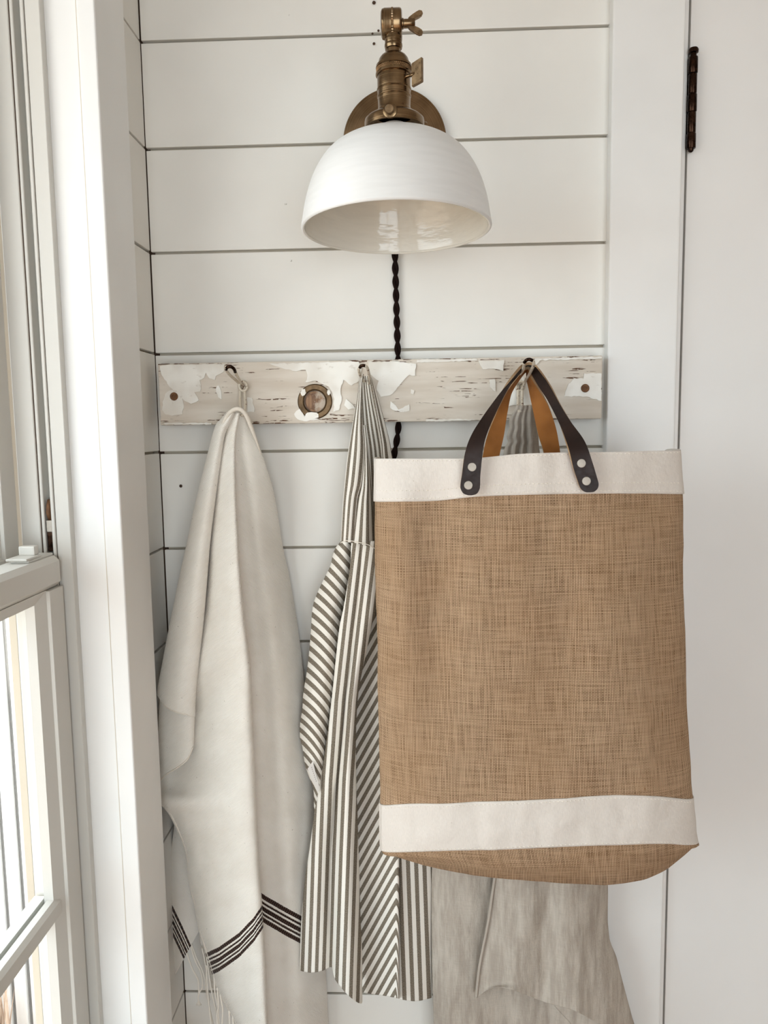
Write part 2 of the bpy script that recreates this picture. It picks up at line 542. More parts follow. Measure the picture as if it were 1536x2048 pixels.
class Cloth:
    """several lofted sheets of one cloth gathered into one mesh with two UV maps"""

    def __init__(s):
        s.v, s.f, s.uv1, s.uv2 = [], [], [], []

    def sheet(s, rows, nu, nv, band, weave=None, rip=0.0, seed=0.0, flip=1):
        ctrl = np.array(rows, float)                                  # rows x cols x (px, py, d)
        c1 = np.stack([cr(r, nu) for r in ctrl])                      # rows x nu x 3
        dense = np.stack([cr(c1[:, j], nv) for j in range(nu)], 1)    # nv x nu x 3
        base = len(s.v)
        for i in range(nv):
            for j in range(nu):
                px, py, d = dense[i, j]
                p = P(px, py, d)
                if rip:
                    k = mnoise.noise(Vector((p[0] * 38 + seed, p[2] * 13, seed))) + .5 * mnoise.noise(Vector((p[0] * 90 + seed, p[2] * 30, seed + 4)))
                    p = P(px, py, d + rip * k * min(1.0, .25 + max(0.0, (py - 830) / 400.0)))
                s.v.append(tuple(p))
                w = weave(px, py, j / (nu - 1), i / (nv - 1)) if weave else (p[0] * flip, p[2])
                s.uv1.append(w); s.uv2.append(band(px, py, j / (nu - 1), i / (nv - 1)))
        for i in range(nv - 1):
            for j in range(nu - 1):
                a = base + i * nu + j
                s.f.append((a, a + nu, a + nu + 1, a + 1))
        return dense

    def build(s, name, mat, thick):
        me = bpy.data.meshes.new(name); me.from_pydata(s.v, [], s.f)
        for nm, src in (('weave', s.uv1), ('band', s.uv2)):
            L = me.uv_layers.new(name=nm); fl = np.empty(len(me.loops) * 2)
            vi = np.empty(len(me.loops), int); me.loops.foreach_get('vertex_index', vi)
            fl = np.array(src, float)[vi].ravel(); L.data.foreach_set('uv', fl)
        smooth(me); o = obj(name, me, mat)
        md = o.modifiers.new('thickness', 'SOLIDIFY'); md.thickness = thick; md.offset = 0
        return o


def rc(left, right, prof, ys=None):
    """one row: columns at fractions between left and right (px,py); prof = [(fraction, depth), ...]"""
    out = []
    for k, (fr, d) in enumerate(prof):
        out.append((left[0] + (right[0] - left[0]) * fr, left[1] + (right[1] - left[1]) * fr if ys is None else ys[k], d))
    return out


# ================================================================== ROOM
W_TRIM = .589            # shiplap wall runs from the corner to the door casing
RX, RY, RZ = 3.2, -3.5, 2.5
PITCH_B, GAP = .13, .0034
struct(box('floor', (-.12, .12, -.1), (RX, RY, 0), M['floor']))
struct(box('ceiling', (-.12, .12, RZ), (RX, RY, RZ + .1), M['ceiling']))
struct(box('wall_right', (RX, .12, 0), (RX + .1, RY, RZ), M['room']))
wr = struct(empty('wall_rear', (0, RY, 0)))
box('wall_panel', (0, RY, 0), (.2, RY - .1, RZ), M['room'], wr)
box('wall_panel', (1.9, RY, 0), (RX, RY - .1, RZ), M['room'], wr)
box('wall_panel', (.2, RY, 2.2), (1.9, RY - .1, RZ), M['room'], wr)
box('wall_panel', (.2, RY, 0), (1.9, RY - .1, .1), M['room'], wr)
w2 = struct(empty('window_2', (1.05, RY, 0)))
for x in (.2, 1.02, 1.84):
    box('mullion', (x, RY - .02, .1), (x + .06, RY - .08, 2.2), M['vinyl'], w2)

# ---- shiplap wall
wb = struct(empty('wall_back', (0, 0, 0)))
box('backing', (-.12, .0085, 0), (.70, .12, RZ), M['groove'], wb)
box('wall_panel', (.690, 0.012, 2.1), (RX, .12, RZ), M['wall'], wb)
box('wall_panel', (1.50, 0.012, 0), (RX, .12, 2.1), M['wall'], wb)
rng = random.Random(3)
plank_mesh = None
box('corner_gap', (-.004, .0083, 0), (.004, .0079, RZ), M['dark_gap'], wb)
kk = -4
while True:
    z1 = TOP_JOINT - PITCH_B * kk; z0 = z1 - PITCH_B + GAP
    if z1 <= .02: break
    if z0 < RZ - .02:
        dy = rng.uniform(-.0006, .0006)
        box('plank', (.0002 + rng.uniform(0, .0007), dy, max(z0, .005)), (W_TRIM + .01, .008, min(z1, RZ)), M['wall'], wb, .0011)
    kk += 1
for px, py, r in ((362, 972, .0017), (748, 6, .0018), (745, 68, .0011), (748, 88, .0014), (757, 62, .0012)):
    p = P(px, py, .0012)
    lathe('nail_hole', [(r * .2, .0), (r, .0), (r * 1.25, .0009)], Matrix.Translation(p) @ Matrix.Rotation(math.pi / 2, 4, 'X'), M['dark_gap'], wb, 12)
for px, py in ((571, 408), (582, 521), (578, 30)):
    p = P(px, py, .0006)
    bm = bmesh.new(); bmesh.ops.create_icosphere(bm, subdivisions=1, radius=.0016)
    for v in bm.verts: v.co = Vector((v.co.x * rng.uniform(.6, 1.2), v.co.y * .5, v.co.z * rng.uniform(.6, 1.2))) + Vector(p)
    from_bm('paint_drip', bm, M['wall'], wb, True)

# ---- left wall with the window opening
WY0, WY1, WZ0, WZ1 = -.200, -1.02, .62, 2.07
wl = struct(empty('wall_left', (0, 0, 0)))
box('backing', (-.0085, .0, 0), (-.12, WY0 + .012, RZ), M['groove'], wl)
box('wall_panel', (0, WY0 + .012, WZ1 + .01), (-.12, WY1 - .012, RZ), M['wall'], wl)
box('wall_panel', (0, WY0 + .012, 0), (-.12, WY1 - .012, WZ0 - .01), M['wall'], wl)
box('wall_panel', (0, WY1 - .012, 0), (-.12, RY, RZ), M['wall'], wl)
kk = -4
while True:
    z1 = TOP_JOINT - PITCH_B * kk + .001; z0 = z1 - PITCH_B + GAP
    if z1 <= .02: break
    if z0 < RZ - .02:
        box('plank', (rng.uniform(-.0006, .0004), -.0004, max(z0, .005)), (-.008, -.16, min(z1, RZ)), M['wall'], wl, .0011)
    kk += 1

# ---- window casing (trim_1) and door casing (trim_2)
t1 = struct(empty('trim_1', (0, -.15, 1.3)))
CT = .02
box('casing_board', (.0004, -.1136, WZ0 - .08), (CT, WY0, WZ1 + .09), M['trim'], t1, .0025, 3)
box('casing_board', (.0004, WY1, WZ0 - .08), (CT, WY1 - .087, WZ1 + .09), M['trim'], t1, .0025, 3)
box('casing_board', (.0004, WY0 - .0005, WZ1), (CT, WY1 + .0005, WZ1 + .09), M['trim'], t1, .0025, 3)
box('stool', (-.036, -.10, WZ0 - .025), (.045, WY1 - .1, WZ0), M['trim'], t1, .004, 3)

t2 = struct(empty('trim_2', (.63, 0, 0)))
box('casing_board', (W_TRIM, .012, 0), (.6762, -.018, 2.2), M['trim'], t2, .0028, 3)
box('casing_board', (W_TRIM, .012, 2.1), (1.6, -.018, 2.19), M['trim'], t2, .0028, 3)
box('jamb', (.672, .012, 0), (.6845, -.0042, 2.1), M['trim'], t2, .001)
box('jamb_gap', (.684, .06, 0), (.6875, .02, 2.1), M['dark_gap'], t2)

# ---- door
dr = struct(empty('door_1', (.69, 0, 0)))
box('slab', (.6872, .036, .008), (1.492, -.0032, 2.09), M['door'], dr, .0012)
hz1, hz0 = P(1386, 100, .010)[2], P(1386, 297, .010)[2]
hx = .6893
L = hz1 - hz0
segs = [(.0, .155), (.16, .37), (.375, .555), (.56, .76), (.765, .93)]
for k, (a, b) in enumerate(segs):
    rr = .0056 if k % 2 == 0 else .0051
    z0 = hz0 + a * L; z1 = hz0 + b * L
    lathe('hinge_knuckle', [(rr * .3, z0), (rr * .93, z0), (rr, z0 + .0008), (rr, z1 - .0008), (rr * .93, z1), (rr * .3, z1)],
          Matrix.Translation((hx, -.0095, 0)), M['bronze'], dr, 24)
lathe('hinge_pin', [(.0038, hz0 + .9 * L), (.0038, hz1 - .004), (.0058, hz1 - .003), (.0062, hz1), (.005, hz1 + .0022), (.001, hz1 + .003)],
      Matrix.Translation((hx, -.0095, 0)), M['bronze'], dr, 24)
lathe('hinge_pin_tip', [(.0012, hz0 - .0045), (.0030, hz0 - .003), (.0036, hz0 + .0002)], Matrix.Translation((hx, -.0095, 0)), M['bronze'], dr, 20)
box('hinge_leaf', (.6846, -.0045, hz0 + .002), (.6935, -.0008, hz0 + .93 * L), M['bronze'], dr)

# ---- window unit
w1 = struct(empty('window_1', (-.06, -.7, WZ0)))
bm = bmesh.new()
for ya, yb in ((WY0 + .016, WY0 + .0065), (WY1 - .016, WY1 - .0065)):
    bm_box(bm, (.0002, ya, WZ0), (-.0355, yb, WZ1))
bm_box(bm, (.0002, WY0, WZ1 - .002), (-.0355, WY1, WZ1 + .012))
jb = from_bm('jamb_liner', bm, M['trim'], w1)
box('reveal_shadow_strip', (.0003, WY0 + .016, WZ0), (-.0022, WY0 + .0060, WZ1), M['groove'], w1)  # painted strip for the soft shadow line where casing meets jamb
# vinyl frame: lips and tracks on the far side jamb (each track strip is a real step)
bm = bmesh.new()
def strip(xa, xb, y):                      # jamb strip from xa to xb whose face stands at y
    bm_box(bm, (xa, WY0 + .03, WZ0), (xb, y, WZ1), .0007, 1)
strip(-.0356, -.0515, WY0 - .0035)
strip(-.0522, -.0560, WY0 - .0045)
strip(-.0560, -.0635, WY0 + .010)           # balance channel
strip(-.0635, -.0672, WY0 - .0040)
strip(-.0680, -.0895, WY0 - .0055)
bm_box(bm, (-.0355, WY0, WZ1 - .03), (-.13, WY1, WZ1 + .01))
bm_box(bm, (-.0355, WY0, WZ0 - .01), (-.13, WY1, WZ0 + .03))
bm_box(bm, (-.0355, WY1 + .006, WZ0), (-.13, WY1 - .02, WZ1))
from_bm('frame', bm, M['vinyl'], w1)
bm = bmesh.new()
for x in (-.0848, -.0878, -.0908): bm_box(bm, (x, WY0 + .03, WZ0), (x - .0022, WY0 - .0090, 1.2955), .0005, 1)
bm_box(bm, (-.0845, WY0 + .03, WZ0), (-.0935, WY0 - .0068, 1.2955))
from_bm('screen_track', bm, M['track'], w1)
bm = bmesh.new(); bm_box(bm, (-.0936, WY0 + .03, WZ0), (-.0990, WY0 - .0115, 1.2955)); from_bm('exterior_stop', bm, M['stop'], w1)
bm = bmesh.new(); bm_box(bm, (-.0672, WY0 + .02, WZ0), (-.0682, WY0 - .0035, WZ1)); bm_box(bm, (-.0895, WY0 + .02, 1.2965), (-.0925, WY0 + .002, WZ1))
bm_box(bm, (-.0515, WY0 + .02, WZ0), (-.0523, WY0 - .002, WZ1))
from_bm('weatherstrip', bm, M['dark_gap'], w1)


def sash(name, xf, xb, z0, z1, y0, y1, stile, rail_t, rail_b, cham=.0016):
    s = empty(name, (xf, y0, z0)); child(s, w1)
    def member(nm, a, b):
        o = box(nm, a, b, M['vinyl'], None, cham if nm == 'top_rail' else .0016, 1 if nm == 'top_rail' else 2)
        o.parent = s; o.matrix_parent_inverse = Matrix.Translation(-Vector((xf, y0, z0))); return o
    member('stile', (xf, y0, z0), (xb, y0 - stile, z1 - rail_t - .0008))
    member('stile', (xf, y1, z0), (xb, y1 + stile, z1 - rail_t - .0008))
    member('top_rail', (xf, y0, z1 - rail_t), (xb, y1, z1))
    member('bottom_rail', (xf, y0 - stile, z0), (xb, y1 + stile, z0 + rail_b))
    xg = (xf + xb) / 2
    # bevelled glazing bead round the glass
    yi0, yi1, zi0, zi1 = y0 - stile, y1 + stile, z0 + rail_b, z1 - rail_t
    bmm = bmesh.new(); bw = .013
    quads = [((yi0, zi0), (yi0, zi1), (yi0 - bw, zi1 - bw), (yi0 - bw, zi0 + bw)), ((yi0, zi1), (yi1, zi1), (yi1 + bw, zi1 - bw), (yi0 - bw, zi1 - bw)),
             ((yi1, zi1), (yi1, zi0), (yi1 + bw, zi0 + bw), (yi1 + bw, zi1 - bw)), ((yi1, zi0), (yi0, zi0), (yi0 - bw, zi0 + bw), (yi1 + bw, zi0 + bw))]
    for q in quads:
        fr = [bmm.verts.new((xf - .004 if k < 2 else xf - .011, y, z)) for k, (y, z) in enumerate(q)]
        bk = [bmm.verts.new((xg - .002, y, z)) for y, z in q]
        bmm.faces.new(fr); bmm.faces.new(list(reversed(bk)))
        for k in range(4): bmm.faces.new((fr[k], bk[k], bk[(k + 1) % 4], fr[(k + 1) % 4]))
    o = from_bm('glazing_bead', bmm, M['vinyl']); o.parent = s; o.matrix_parent_inverse = Matrix.Translation(-Vector((xf, y0, z0)))
    o = box('pane', (xg - .001, yi0, zi0), (xg - .004, yi1, zi1), M['glass']); o.parent = s; o.matrix_parent_inverse = Matrix.Translation(-Vector((xf, y0, z0)))
    return s, xg, (yi0, yi1, zi0, zi1)


LS, LXG, (ya, yb, za, zb) = sash('lower_sash', -.0455, -.084, WZ0 + .03, 1.3285, WY0 - .0075, WY1 + .0075, .032, .0335, .045, .0055)
US, UXG, _ = sash('upper_sash', -.0930, -.1270, 1.296, WZ1 - .03, WY0 - .0045, WY1 + .0075, .030, .03, .032)
def onsash(o):
    o.parent = LS; o.matrix_parent_inverse = Matrix.Translation(-Vector(LS.location)); return o
zm = PX(128, 1790, -.058)[2]
bm = bmesh.new()
prof = [(-.0560, -.0045), (-.0515, -.0115 + .004), (-.0515, .0075), (-.0560, .0045 + .007), (-.0635, .0115), (-.0635, -.0115)]
f0 = [bm.verts.new((x, ya - .006, zm + z)) for x, z in prof]; f1 = [bm.verts.new((x, yb + .006, zm + z)) for x, z in prof]
bm.faces.new(f0); bm.faces.new(list(reversed(f1)))
for k in range(6): bm.faces.new((f0[k], f1[k], f1[(k + 1) % 6], f0[(k + 1) % 6]))
onsash(from_bm('muntin', bm, M['vinyl']))
onsash(box('muntin', (-.0695, ya - .004, zm + .0105), (-.082, yb + .004, zm - .0105), M['vinyl']))
# tilt latch on the sash's top rail
bm = bmesh.new(); zl = 1.3285
bm_box(bm, (-.0535, WY0 - .010, zl), (-.073, WY0 - .064, zl + .0026), .0008)
bm_box(bm, (-.0535, WY0 - .036, zl + .0024), (-.076, WY0 - .068, zl + .0052), .0016)
bm_box(bm, (-.056, WY0 - .036, zl + .005), (-.073, WY0 - .046, zl + .0150), .0016)
onsash(from_bm('tilt_latch', bm, M['vinyl']))
# balance shoe seen in the channel above the sash
bal = empty('sash_balance', (-.06, WY0, 1.34)); child(bal, w1)
def onbal(o):
    o.parent = bal; o.matrix_parent_inverse = Matrix.Translation(-Vector(bal.location)); return o
onbal(box('shoe', (-.0563, WY0 + .010, 1.331), (-.0630, WY0 - .0015, 1.352), M['bronze'], None, .0008))
onbal(box('clip', (-.0563, WY0 + .004, 1.3525), (-.0625, WY0 - .0030, 1.3655), M['nickel'], None, .0008))
bm = bmesh.new(); tube_bm(bm, [(-.0598, WY0 + .002, 1.366), (-.0596, WY0 - .002, 1.374), (-.0592, WY0 - .001, 1.382), (-.0598, WY0 + .003, 1.387)], .0026, 10)
onbal(from_bm('spring', bm, M['rust'], None, True))

# ---- outdoors: sunlit white siding, ground, dry grass
ex = tag(empty('exterior_siding', (-.7, .95, 0)), 'sunlit white board siding outside the window', 'siding')
x = -.34; k = 0
while x > -.83:
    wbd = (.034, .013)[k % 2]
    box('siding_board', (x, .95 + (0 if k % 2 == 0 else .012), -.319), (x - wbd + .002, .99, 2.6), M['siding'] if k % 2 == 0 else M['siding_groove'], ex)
    x -= wbd; k += 1
box('wall_core', (-.33, .985, -.319), (-.83, 1.02, 2.6), M['siding'], ex)
ev = struct(box('sky_blocker', (-.122, -.32, 2.30), (-1.0, RY - .3, 2.38), M['siding']))  # unseen slab, added to cut the sky light reaching the window jamb
gr = struct(box('ground', (-12, 12, -.42), (-.125, -9, -.32), M['ground']))
bm = bmesh.new()
for k in range(700):
    bx, by = rng.uniform(-1.15, -.755), rng.uniform(.66, .86)
    h = rng.uniform(.26, .43); a = rng.uniform(0, 6.28); lean = rng.uniform(.01, .04); wd = rng.uniform(.003, .006)
    dx, dy2 = math.cos(a) * lean, math.sin(a) * lean
    q = [Vector((bx, by, -.32)), Vector((bx + dx * .4, by + dy2 * .4, -.32 + h * .6)), Vector((bx + dx, by + dy2, -.32 + h * .95))]
    s_ = Vector((-math.sin(a), math.cos(a), 0)) * wd
    v = [bm.verts.new(q[0] - s_), bm.verts.new(q[0] + s_), bm.verts.new(q[1] + s_), bm.verts.new(q[1] - s_), bm.verts.new(q[2])]
    bm.faces.new(v[:4]); bm.faces.new((v[3], v[2], v[4]))
dg = from_bm('dry_grass', bm, M['grass']); dg['kind'] = 'stuff'; tag(dg, 'dry tan grass growing outside beside the white siding', 'grass')


# ================================================================== SCONCE
LY = -.18
def LZ(py): return P(790, py, -LY)[2]
LX = P(789, 250, -LY)[0]
sc = tag(empty('wall_sconce', (.321, 0, 1.82)), 'brass wall sconce with a white ceramic dome shade above the peg rail', 'lamp')
roty = Matrix.Rotation(math.pi / 2, 4, 'X')            # lathe axis +Z -> -Y
MP = Matrix.Translation((.321, 0, 1.82)) @ roty
lathe('backplate', [(.002, .0), (.0655, 0.0), (.0655, .004), (.0650, .0072), (.0635, .0082), (.002, .0090)], MP, M['brass_plate'], sc, 96)
px_m = .0186 / 35                                       # metres per photo pixel at the lamp
T = Matrix.Translation((LX, LY, 0))
sz = LZ(48)
tube('arm', [(.321, -.006, 1.82), (.321, -.05, 1.822), (.3215, -.10, 1.835), (LX - .004, LY + .055, sz - .012), (LX - .004, LY + .014, sz - .001)],
     .0058, M['brass'], sc, 30, 16, photo=False)
lathe('arm_boss', [(.016, .006), (.016, .012), (.011, .018), (.0075, .022), (.0065, .03)], MP, M['brass'], sc, 40)
RXm = Matrix.Rotation(math.pi / 2, 4, 'Y')              # axis -> +X
SW = Matrix.Translation((LX - .0008, LY, sz)) @ RXm
jn = lathe('swivel_joint', [(.004, -.0118), (.0115, -.0118), (.0138, -.0106), (.0146, -.008), (.0146, -.0012), (.0139, -.0006), (.0139, .0006), (.0146, .0012),
                            (.0146, .0075), (.0138, .0092), (.0118, .0100), (.004, .0100)], SW, M['brass'], sc, 48)
lathe('toothed_washer', [(.0125, -.0009), (.0150, -.0009), (.0150, .0009), (.0125, .0009)], SW, M['brass_light'], sc, 72,
      rfun=lambda k, h: 1.0 if k % 2 else .955, sm=False)
# wing nut
WN = empty('wing_nut', (LX + .012, LY, sz)); child(WN, sc)
def onwn(o):
    o.parent = WN; o.matrix_parent_inverse = Matrix.Translation(-Vector(WN.location)); return o
o = lathe('boss', [(.002, .0092), (.0052, .0092), (.0052, .0112), (.0044, .0118), (.0042, .0225), (.0036, .0233), (.0010, .0235)], SW, M['brass'], None, 32); onwn(o)
for sgn in (1, -1):
    ax0, az0 = LX + .0125, sz
    prof = [(.000, .0010), (.004, .0048), (.0085, .0078), (.0125, .0105), (.0155, .0118), (.0185, .0112), (.0196, .0088), (.0182, .0062), (.0150, .0048), (.0115, .0034), (.0075, .0015), (.0, -.0015)]
    pts = [(ax0 + a * .93, LY - .0022, az0 + sgn * (b + .0005)) for a, b in prof]
    o = prism('wing', pts, (0, 1, 0), .0044, M['brass_flat'], None, .0011); onwn(o)
# stem, cap, knurled ring, socket
lathe('stem', [(.0085, LZ(62)), (.0092, LZ(78)), (.0086, LZ(88)), (.0092, LZ(89)), (.0094, LZ(93)), (.0086, LZ(98)), (.0074, LZ(99)), (.0074, LZ(112))], T, M['brass'], sc, 40)
lathe('socket_cap', [(.0072, LZ(106)), (.0095, LZ(108)), (.0130, LZ(113)), (.0152, LZ(119)), (.0162, LZ(126)), (.0168, LZ(130)), (.0150, LZ(131))], T, M['brass'], sc, 48)
za_, zb_ = LZ(130), LZ(152)
lathe('knurled_ring', [(.0165, za_), (.0183, za_ - .0006), (.0187, za_ - .003), (.0178, za_ - .0033), (.0178, za_ - .0085), (.0190, za_ - .0088), (.0190, zb_ + .0006), (.0176, zb_)],
      T, M['brass'], sc, 56)
bm = bmesh.new()
nk = 60
for k in range(nk):
    for lvl in range(3):
        a = 2 * math.pi * (k + .5 * (lvl % 2)) / nk
        c = Vector((math.cos(a) * .0178, math.sin(a) * .0178, za_ - .0043 - lvl * .0016)); t_ = Vector((-math.sin(a), math.cos(a), 0)); n_ = Vector((math.cos(a), math.sin(a), 0))
        q = [bm.verts.new(c + t_ * .0009), bm.verts.new(c + Vector((0, 0, .0009))), bm.verts.new(c - t_ * .0009), bm.verts.new(c - Vector((0, 0, .0009)))]
        ap = bm.verts.new(c + n_ * .0009)
        for i in range(4): bm.faces.new((q[i], q[(i + 1) % 4], ap))
for v in bm.verts: v.co += Vector((LX, LY, 0))
kn = from_bm('knurling', bm, M['brass_light'], sc); kn['kind'] = 'stuff'
lathe('socket', [(.0170, LZ(150)), (.0175, LZ(154)), (.0174, LZ(178)), (.0180, LZ(179)), (.0180, LZ(181)), (.0172, LZ(182.5)), (.0172, LZ(192)), (.0177, LZ(193)), (.0177, LZ(195)),
                 (.0170, LZ(196.5)), (.0168, LZ(216)), (.0172, LZ(219)), (.0186, LZ(225)), (.0186, LZ(228)), (.012, LZ(229))], T, M['brass'], sc, 64)
# paddle switch
SWT = empty('paddle_switch', (LX + .02, LY, LZ(150))); child(SWT, sc)
def onsw(o):
    o.parent = SWT; o.matrix_parent_inverse = Matrix.Translation(-Vector(SWT.location)); return o
bm = bmesh.new(); tube_bm(bm, [(LX + .010, LY - .012, LZ(166)), (LX + .024, LY - .0145, LZ(160))], .0016, 10)
onsw(from_bm('stem', bm, M['brass'], None, True))
dirp = Vector((.62, -.36, .0)).normalized(); nrm = Vector((-.36, -.62, 0)).normalized()
pc = Vector((LX + .0245, LY - .0145, LZ(159)))
pts = [pc + dirp * a + Vector((0, 0, b)) for a, b in ((-.0060, .0095), (.0062, .0130), (.0062, -.0105), (-.0060, -.0132))]
onsw(prism('paddle', [p - nrm * .0016 for p in pts], nrm, .0040, M['brass_flat'], None, .0005))
# shade fitter with three thumb screws
zf = LZ(232); zr = LZ(249)
lathe('fitter', [(.0150, zf + .0035), (.0190, zf + .003), (.0235, zf + .001), (.0285, zf - .002), (.0308, zf - .004), (.0313, zf - .0065), (.0313, zr - .004), (.0300, zr - .0045),
                 (.0295, zf - .0075), (.0265, zf - .005), (.0185, zf - .001)], T, M['brass'], sc, 72, cap=False)
for k in range(3):
    a = math.radians(-97 + 120 * k)
    n_ = Vector((math.cos(a), math.sin(a), 0)); c = Vector((LX, LY, zf - .0062)) + n_ * .0295
    mt = Matrix.Translation(c) @ n_.to_track_quat('Z', 'Y').to_matrix().to_4x4()
    lathe('fitter_lug', [(.001, 0), (.0075, 0), (.0072, .0022), (.0052, .0028), (.001, .0028)], mt, M['brass'], sc, 28)
    lathe('thumb_screw', [(.001, .001), (.0046, .001), (.0046, .0062), (.0040, .0070), (.001, .0072)], mt, M['brass_light'], sc, 24)
# dome shade, tilted a touch towards the room
RS = .1005; ztop = LZ(270); zrim = LZ(457); H = ztop - zrim
oprof = [(1.0, .0), (1.0, .012), (.985, .10), (.962, .24), (.928, .38), (.88, .52), (.81, .66), (.715, .79), (.60, .885), (.46, .955), (.33, .99), (.30, 1.0)]
prof = [tuple(q) for q in cr([(r * RS, h * H) for r, h in oprof], 60)]
th = .0042
iprof = [((r * RS - th * (.9 if r > .5 else .6)), h * H - th * (0 if h < .02 else h)) for r, h in oprof]
iprof = [tuple(q) for q in cr(iprof, 50)]
tilt = Matrix.Translation((LX + .0005, LY, zrim)) @ Matrix.Rotation(math.radians(-2.2), 4, 'X')
rim = [(RS - .0002, -.0010), (RS - .0018, -.0018), (RS - .0034, -.0014)]
wob = lambda k, h: 1.0 + .004 * math.sin(k * 2 * math.pi / 96 * 3 + h * 30) + .003 * math.sin(k * 2 * math.pi / 96 * 2 + 1)
sh = empty('shade', (LX, LY, zrim)); child(sh, sc)
def onsh(o):
    mw = o.matrix_world.copy(); o.parent = sh; o.matrix_parent_inverse = Matrix.Translation(-Vector(sh.location)); return o
o = lathe('dome', list(reversed(rim[:2])) + prof, tilt, M['shade_out'], None, 96, False, wob); o.modifiers.clear(); onsh(o)
o = lathe('glazed_lining', [rim[1], rim[2]] + iprof, tilt, M['shade_in'], None, 96, False, wob); o.modifiers.clear(); onsh(o)
# bulb in the shade
lathe('bulb', [(.002, LZ(335)), (.012, LZ(330)), (.019, LZ(312)), (.0195, LZ(298)), (.0155, LZ(282)), (.0125, LZ(268)), (.0125, LZ(250))], T, M['shade_in'], sc, 32)
# twisted two-strand cord down the wall, behind the rail
cpts = cr([P(788, 260, .005), P(789, 420, .005), P(790, 512, .005), P(793, 620, .005), P(796, 720, .0048), P(797, 790, .0046), P(797, 848, .0048), P(793, 885, .005), P(788, 912, .006), P(786, 960, .005), P(790, 1100, .005), P(793, 1300, .005)], 420)
crd = empty('cord', tuple(cpts[0])); child(crd, sc)
for s_ in (0, math.pi):
    bm = bmesh.new(); acc = 0; pts = []
    for i, c in enumerate(cpts):
        if i: acc += np.linalg.norm(cpts[i] - cpts[i - 1])
        a = acc / .034 * 2 * math.pi + s_
        pts.append((c[0] + .0021 * math.cos(a), c[1] + .0021 * math.sin(a) * .8, c[2]))
    tube_bm(bm, pts, .0023, 8)
    o = from_bm('strand', bm, M['cord'], None, True); o.parent = crd; o.matrix_parent_inverse = Matrix.Translation(-Vector(crd.location))

# ================================================================== PEG RAIL
RB, RF = .0095, .031
rl = tag(empty('coat_rack', (.296, -RB, 1.5075)), 'weathered wooden peg rail with peeling white paint on the shiplap', 'coat rack')
bm = bmesh.new(); bm_box(bm, (.0132 - .296, 0, -.0395), (.5795 - .296, RB - RF, .0395), .0014, 2)
bo = from_bm('board', bm, M['rail']); bo.location = (0, 0, 0); bo.parent = rl


def ragged(poly, amp, step, seed):
    r_ = random.Random(seed); out = []
    for i, a in enumerate(poly):
        b = poly[(i + 1) % len(poly)]; L_ = math.dist(a, b); n = max(1, int(L_ / step))
        for k in range(n):
            t = k / n; j = amp if k else amp * .4
            out.append((a[0] + (b[0] - a[0]) * t + r_.uniform(-j, j), a[1] + (b[1] - a[1]) * t + r_.uniform(-j, j)))
    return out


Z2 = lambda L_: [(300 + x / 3.072, 690 + y / 3.072) for x, y in L_]
Z3 = lambda L_: [(780 + x / 3.339, 690 + y / 3.339) for x, y in L_]
flakes = [
    Z2([(62, 130), (130, 121), (300, 120), (460, 118), (455, 165), (405, 190), (400, 215), (365, 205), (345, 170), (335, 200), (305, 215), (315, 250), (310, 285), (275, 290), (300, 340), (255, 362), (215, 345), (195, 315), (150, 285), (110, 240), (75, 185)]),
    Z2([(120, 280), (170, 280), (200, 330), (210, 370), (200, 425), (140, 435), (96, 425), (76, 400), (80, 350), (95, 300)]),
    Z2([(412, 250), (425, 250), (438, 285), (442, 335), (420, 320), (408, 290)]),
    Z2([(598, 320), (628, 325), (640, 375), (640, 413), (600, 410)]),
    Z2([(735, 116), (1282, 103), (1300, 130), (1285, 220), (1240, 250), (1190, 215), (1170, 270), (1180, 340), (1160, 400), (1128, 412), (1134, 330), (1100, 258), (1020, 218), (955, 230), (968, 190), (955, 152), (880, 162), (800, 140)]),
    Z2([(1205, 330), (1250, 370), (1260, 390), (1220, 398), (1195, 370)]),
    Z2([(1340, 104), (1520, 101)]) + Z3([(0, 100), (172, 128), (168, 208), (130, 200), (100, 225), (40, 300), (0, 335), (-60, 345), (-90, 300), (-75, 240), (-140, 190)]),
    Z3([(590, 108), (760, 103), (757, 175), (690, 158), (620, 162), (602, 135)]),
    Z3([(665, 230), (700, 230), (706, 310), (690, 305), (668, 280)]),
    Z3([(1295, 190), (1410, 190), (1411, 372), (1360, 362), (1310, 345), (1265, 342), (1160, 345), (1190, 260), (1230, 225), (1290, 225)]),
    Z3([(785, 250), (830, 225), (850, 300), (845, 400), (790, 412)]),
    Z3([(880, 200), (925, 280), (945, 400), (882, 400)]),
    Z3([(965, 92), (1413, 78), (1413, 92), (1000, 103), (972, 135)]),
    Z3([(180, 99), (580, 92), (580, 104), (180, 118)]),
    Z3([(130, 395), (130, 440), (90, 447), (40, 440), (0, 420), (5, 375), (40, 405), (55, 432)]),
    Z3([(240, 498), (540, 494), (600, 503), (240, 511)]),
    Z2([(90, 478), (380, 478), (380, 489), (90, 489)]),
    Z3([(140, 295), (162, 305), (155, 330), (138, 325)]),
]
flakes.append(Z2([(900, 405), (925, 390), (950, 440), (1040, 455), (950, 468), (905, 455), (885, 425)]))
for i, fl in enumerate(flakes):
    pts = [P(x, y, RF + .0002) for x, y in ragged(fl, 1.1, 5, i)]
    o = prism('paint_flake', pts, (0, -1, 0), .0012 + .0008 * rng.random(), M['flake'], rl)
# screws
for px, py in ((348.5, 793), (1170, 776.5)):
    c = P(px, py, RF + .0012)
    mt = Matrix.Translation(c) @ roty
    o = lathe('screw', [(.0004, .0012), (.0020, .0010), (.0024, .0018), (.0046, .0022), (.0053, .0014), (.0048, -.0004), (.0022, -.022)], mt, M['rust'], rl, 24)
